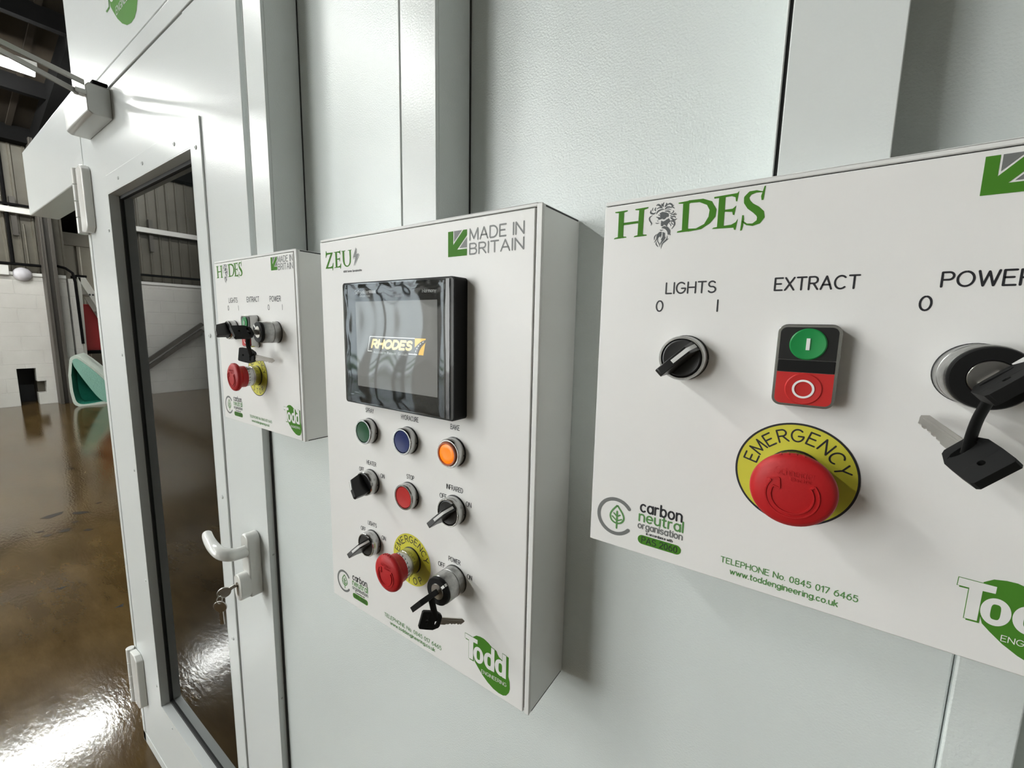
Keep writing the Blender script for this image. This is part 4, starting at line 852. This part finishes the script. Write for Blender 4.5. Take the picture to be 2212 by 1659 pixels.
    for y in (-8.0, -3.4, 1.22, 5.8):
        m = MB()
        m.add([(XL, y - .09, 4.02), (-1.5, y - .09, 6.02), (-1.5, y + .09, 6.02), (XL, y + .09, 4.02), (XL, y - .09, 4.30), (-1.5, y - .09, 6.30), (-1.5, y + .09, 6.30), (XL, y + .09, 4.30)], [(0, 1, 2, 3), (7, 6, 5, 4), (0, 4, 5, 1), (1, 5, 6, 2), (2, 6, 7, 3), (3, 7, 4, 0)])
        m.link('rafter', M['dark_steel'], roof)
    for y in (-8.0, -3.4):
        m = MB(); m.box(XL, XL + 0.24, y - 0.08, y + 0.08, 0, 4.15); tag(m.link('steel_column', M['rust_steel'], bevel=0.006), 'brown steel column standing against the left wall', 'column', 'brown columns along the left wall')
    m = MB(); m.box(XL + 0.02, XL + 0.26, 1.085, 1.10, 0, 4.2); m.box(XL + 0.02, XL + 0.26, 1.215, 1.23, 0, 4.2); m.box(XL + 0.12, XL + 0.14, 1.09, 1.225, 0, 4.2)
    m.box(XL + 0.22, XL + 0.26, 1.10, 1.13, 0, 4.2); m.box(XL + 0.22, XL + 0.26, 1.185, 1.215, 0, 4.2)
    tag(m.link('steel_column', M['rust_steel'], bevel=0.003), 'brown grooved steel column under the end of the white header beam', 'column')
    m = MB(); m.box(XL, XL + 0.10, -11, 1.08, 3.05, 3.14); tag(m.link('wall_rail', M['white_steel'], bevel=0.004), 'long white rail across the cladding high on the left wall', 'rail')
    def pipe(name, pts, r, mt, label, cat='pipe'):
        m = MB(); m.tube(pts, r, 10); return tag(m.link(name, mt), label, cat)
    pipe('conduit_pipe', [(XL + 0.06, -11, 2.27), (XL + 0.06, 1.08, 2.27)], 0.022, M['dark_steel'], 'dark horizontal pipe above the white block wall')
    pipe('conduit_pipe', [(XL + 0.06, 0.785, 4.1), (XL + 0.06, 0.785, 2.29)], 0.022, M['dark_steel'], 'dark vertical pipe dropping down the cladding at far left')
    pipe('conduit_pipe', [(XL + 0.12, 0.3, 3.17), (XL + 0.12, 1.08, 3.17)], 0.02, M['dark_steel'], 'dark pipe lying on top of the white rail')
    pipe('conduit_pipe', [(XL + 0.05, 0.95, 2.9), (XL + 0.05, 0.955, 2.29)], 0.012, M['clad'], 'thin pale conduit beside the brown column')
    pipe('bay_pipe', [(XL + 0.05, 1.24, 2.30), (XL + 0.05, 1.36, 2.27), (XL + 0.05, 1.44, 2.2), (XL + 0.05, 1.46, 2.05), (XL + 0.05, 1.47, 1.0)], 0.02, M['dark_steel'], 'dark pipe bending down behind the brown column')
    for y in (-2.55, -4.35, 0.86):
        m = MB(); m.box(XL - 0.04, XL + 0.03, y - 0.03, y + 0.03, 2.72, 3.02); m.box(XL - 0.04, XL + 0.06, y - 0.03, y + 0.03, 3.14, 3.30); tag(m.link('rail_bracket', M['rust_steel']), 'small brown bracket holding the white wall rail', 'bracket', 'brackets of the wall rail')
    bl = empty('bulkhead_light', (XL, 0.872, 2.12), 'oval lilac wall lamp on the white block wall', 'lamp')
    m = MB(lambda p: (p[2], p[0], p[1])); m.lathe([(0.105, 0), (0.105, 0.03), (0.09, 0.07), (0.05, 0.10), (0, 0.11)], 0, 0, 32); o = m.link('lamp_dome', M['lilac'], bl)
    m = MB(); m.box(XL, XL + 0.07, 0.56, 0.73, 2.09, 2.24); tag(m.link('junction_box', M['white_steel'], bevel=0.006), 'pale rectangular box on the wall beside the oval lamp', 'box')
    # diagonal brace seen in the window
    br = empty('diagonal_brace', (XL + 0.12, -1.6, 0.0), 'pair of grey diagonal braces across the block wall, reflected in the door glass', 'brace')
    for dz in (0.0, 0.13):
        m = MB(lambda p: (p[0] - XL - 0.12, p[1] + 1.6, p[2])); m.obox((XL + 0.12, -2.42, 0.62 + dz), (0.03, 0, 0), (0, -0.82, 0.62), (0, 0.024, 0.024)); m.link('brace_bar', M['rust_steel'], br)
    # added glowing panel for fill light, then two daylit doorways
    m = MB(); m.box(-10.2, -5.2, -11.0, -10.97, 0.0, 4.2); struct(m.link('window_3', M['fill_glow']))
    for i, (y0, y1) in enumerate(((-8.05, -7.1), (-9.35, -8.3))):
        m = MB(); m.box(XL + 0.0, XL + 0.03, y0, y1, 0.0, 3.4); o = struct(m.link('window_%d' % (i + 1), M['daylight']))
        m = MB(); m.box(XL + 0.03, XL + 0.06, y0, y1, 0.12, 0.22); m.box(XL + 0.03, XL + 0.06, y0, y1, 0.36, 0.42); m.link('green_rail', M['green'], o)
hall()

def header_beam():
    m = MB(); m.box(-2.70, -1.7725, -0.002, 0.082, 1.866, 2.112)
    tag(m.link('header_beam', M['door'], bevel=0.003), 'white boxed header beam reaching left from the top of the door frame', 'beam')
header_beam()

def lamps():
    for x, ys in ((-7.95, (0.13, -2.65, -5.45, -8.25)), (-4.05, (-0.15, -2.90, -5.70, -8.50)), (-11.5, (3.6,))):  # last entry: unseen lamp added to brighten the far bay cladding
        for y in ys:
            root = empty('ceiling_light', (x, y, 4.40 if x > -11 else 2.75), None, None)
            if -11 < x < -7 and y > 0: tag(root, 'lit strip light hanging under the dark roof at top left', 'ceiling light')
            else: tag(root, 'lit strip light hanging under the roof, seen only in reflections, save the unseen one added in the far bay', 'ceiling light', 'strip lights of the hall')
            zr = (4.30 + (x - XL) * (2.0 / 8.94) - 4.40) if x > -11 else 0.9
            m = MB(); m.box(-0.075, 0.075, -0.78, 0.78, 0.0, 0.06); b = m.link('lamp_housing', M['white_steel'], root, bevel=0.004)
            m = MB(); m.tube([(0, -0.76, -0.042), (0, 0.76, -0.042)], 0.042, 16); m.link('lamp_tube', M['tube'], root)
            for yy in (-0.5, 0.5):
                m = MB(); m.tube([(0, yy, 0.05), (0, yy, zr)], 0.004, 6); m.link('lamp_hanger', M['dark_steel'], root)
lamps()

def clutter():
    # stepladder
    root = empty('stepladder', (-10.65, 1.52, 0), 'pale aluminium stepladder with dark tread holes, left of the door frame', 'ladder')
    fn = lambda p: (p[0] + 10.65, p[1] - 1.52, p[2])
    top = (1.545, 2.15); bot = (2.43, 0.0)
    for x in (-10.85, -10.45):
        m = MB(fn); dy, dz = bot[0] - top[0], bot[1] - top[1]
        m.obox((x, (top[0] + bot[0]) / 2, (top[1] + bot[1]) / 2), (0.015, 0, 0), (0, dy / 2, dz / 2), (0, 0.045, 0.018)); m.link('ladder_stile', M['alu'], root, bevel=0.003)
        m = MB(fn); m.obox((x, 1.500, 1.07), (0.015, 0, 0), (0, -0.02, -1.07), (0, 0.022, 0)); m.link('ladder_leg', M['alu'], root, bevel=0.003)
    for k in range(1, 7):
        f = k / 7.2; y = top[0] + (bot[0] - top[0]) * f; z = top[1] + (bot[1] - top[1]) * f
        m = MB(fn); m.box(-10.835, -10.465, y - 0.05, y + 0.05, z - 0.015, z + 0.015); t = m.link('ladder_tread', M['alu'], root, bevel=0.003)
        m = MB(fn)
        for j in range(3): m.box(-10.436, -10.432, y - 0.05 + j * 0.042, y - 0.025 + j * 0.042, z - 0.016, z + 0.016)
        m.link('tread_hole', M['dark_gap'], t)
    m = MB(fn); m.box(-10.87, -10.43, 1.49, 1.62, 2.14, 2.18); m.link('ladder_top', M['dark_steel'], root, bevel=0.004)
    # red cabinet and black trolley shelf
    root = empty('red_locker', (-11.4, 1.72, 0.75), 'tall red metal locker behind the stepladder', 'locker')
    m = MB(); m.box(-0.25, 0.25, -0.09, 0.16, 0.09, 0.95); m.link('locker_body', M['red_paint'], root, bevel=0.008)
    m = MB(); m.box(0.25, 0.262, -0.075, 0.145, 0.13, 0.92); m.link('locker_door', M['red_paint'], root, bevel=0.004)
    root = empty('work_trolley', (-11.4, 1.68, 0), 'dark trolley under the red locker, behind the green roll', 'trolley')
    m = MB(); m.box(-0.35, 0.35, -0.14, 0.42, 0.78, 0.84); m.link('trolley_top', M['dark_steel'], root, bevel=0.006)
    for x in (-0.32, 0.32):
        for y in (-0.11, 0.39): m = MB(); m.box(x - 0.02, x + 0.02, y - 0.02, y + 0.02, 0.0, 0.78); m.link('trolley_leg', M['red_paint'], root)
    # roll of green filter foam, ends towards the camera
    root = empty('foam_roll', (-9.75, 1.35, 0), 'roll of pale green filter foam with a dark green open end', 'foam roll')
    P = []; n = 28; outl = []
    out = smooth_line([(1.140, 0.52), (1.175, 0.76), (1.215, 0.83), (1.30, 0.80), (1.62, 0.40), (1.74, 0.14), (1.62, 0.0), (1.22, 0.0), (1.145, 0.19), (1.140, 0.52)], 5)[:-1]
    inn = smooth_line([(1.175, 0.52), (1.205, 0.74), (1.23, 0.765), (1.28, 0.70), (1.50, 0.24), (1.53, 0.07), (1.48, 0.045), (1.24, 0.04), (1.18, 0.20), (1.175, 0.52)], 5)[:-1]
    k = len(out); sh = lambda y, z, x: (x + 9.75, y - 1.35 + (-9.75 - x) * 0.35, z)
    m = MB()
    m.add([sh(y, z, -9.75) for y, z in out] + [sh(y, z, -10.35) for y, z in out] + [sh(y, z, -9.75) for y, z in inn],
          [(i, (i + 1) % k, k + (i + 1) % k, k + i) for i in range(k)] + [(i, (i + 1) % k, 2 * k + (i + 1) % k, 2 * k + i) for i in range(k)] + [tuple(k + i for i in range(k))])
    m.link('foam_sheet', M['foam_pale'], root, smooth=50)
    m = MB(); m.add([sh(y, z, -9.75) for y, z in inn] + [sh(y, z, -10.1) for y, z in inn], [(i, (i + 1) % k, k + (i + 1) % k, k + i) for i in range(k)] + [tuple(k + i for i in range(k))]); m.link('foam_inside', M['foam_green'], root, smooth=50)
    m = MB(); a = smooth_line([(1.205, 0.74), (1.235, 0.785), (1.30, 0.75), (1.50, 0.50), (1.66, 0.22), (1.66, 0.06), (1.56, 0.03), (1.46, 0.13), (1.32, 0.42), (1.22, 0.66)], 5)
    m.add([sh(y, z, -9.74) for y, z in a] + [sh(y, z, -10.05) for y, z in a], [tuple(range(len(a))), tuple(len(a) + i for i in reversed(range(len(a))))] + [(i, (i + 1) % len(a), len(a) + (i + 1) % len(a), len(a) + i) for i in range(len(a))]); m.link('foam_fold', M['foam_mid'], root, smooth=50)
clutter()
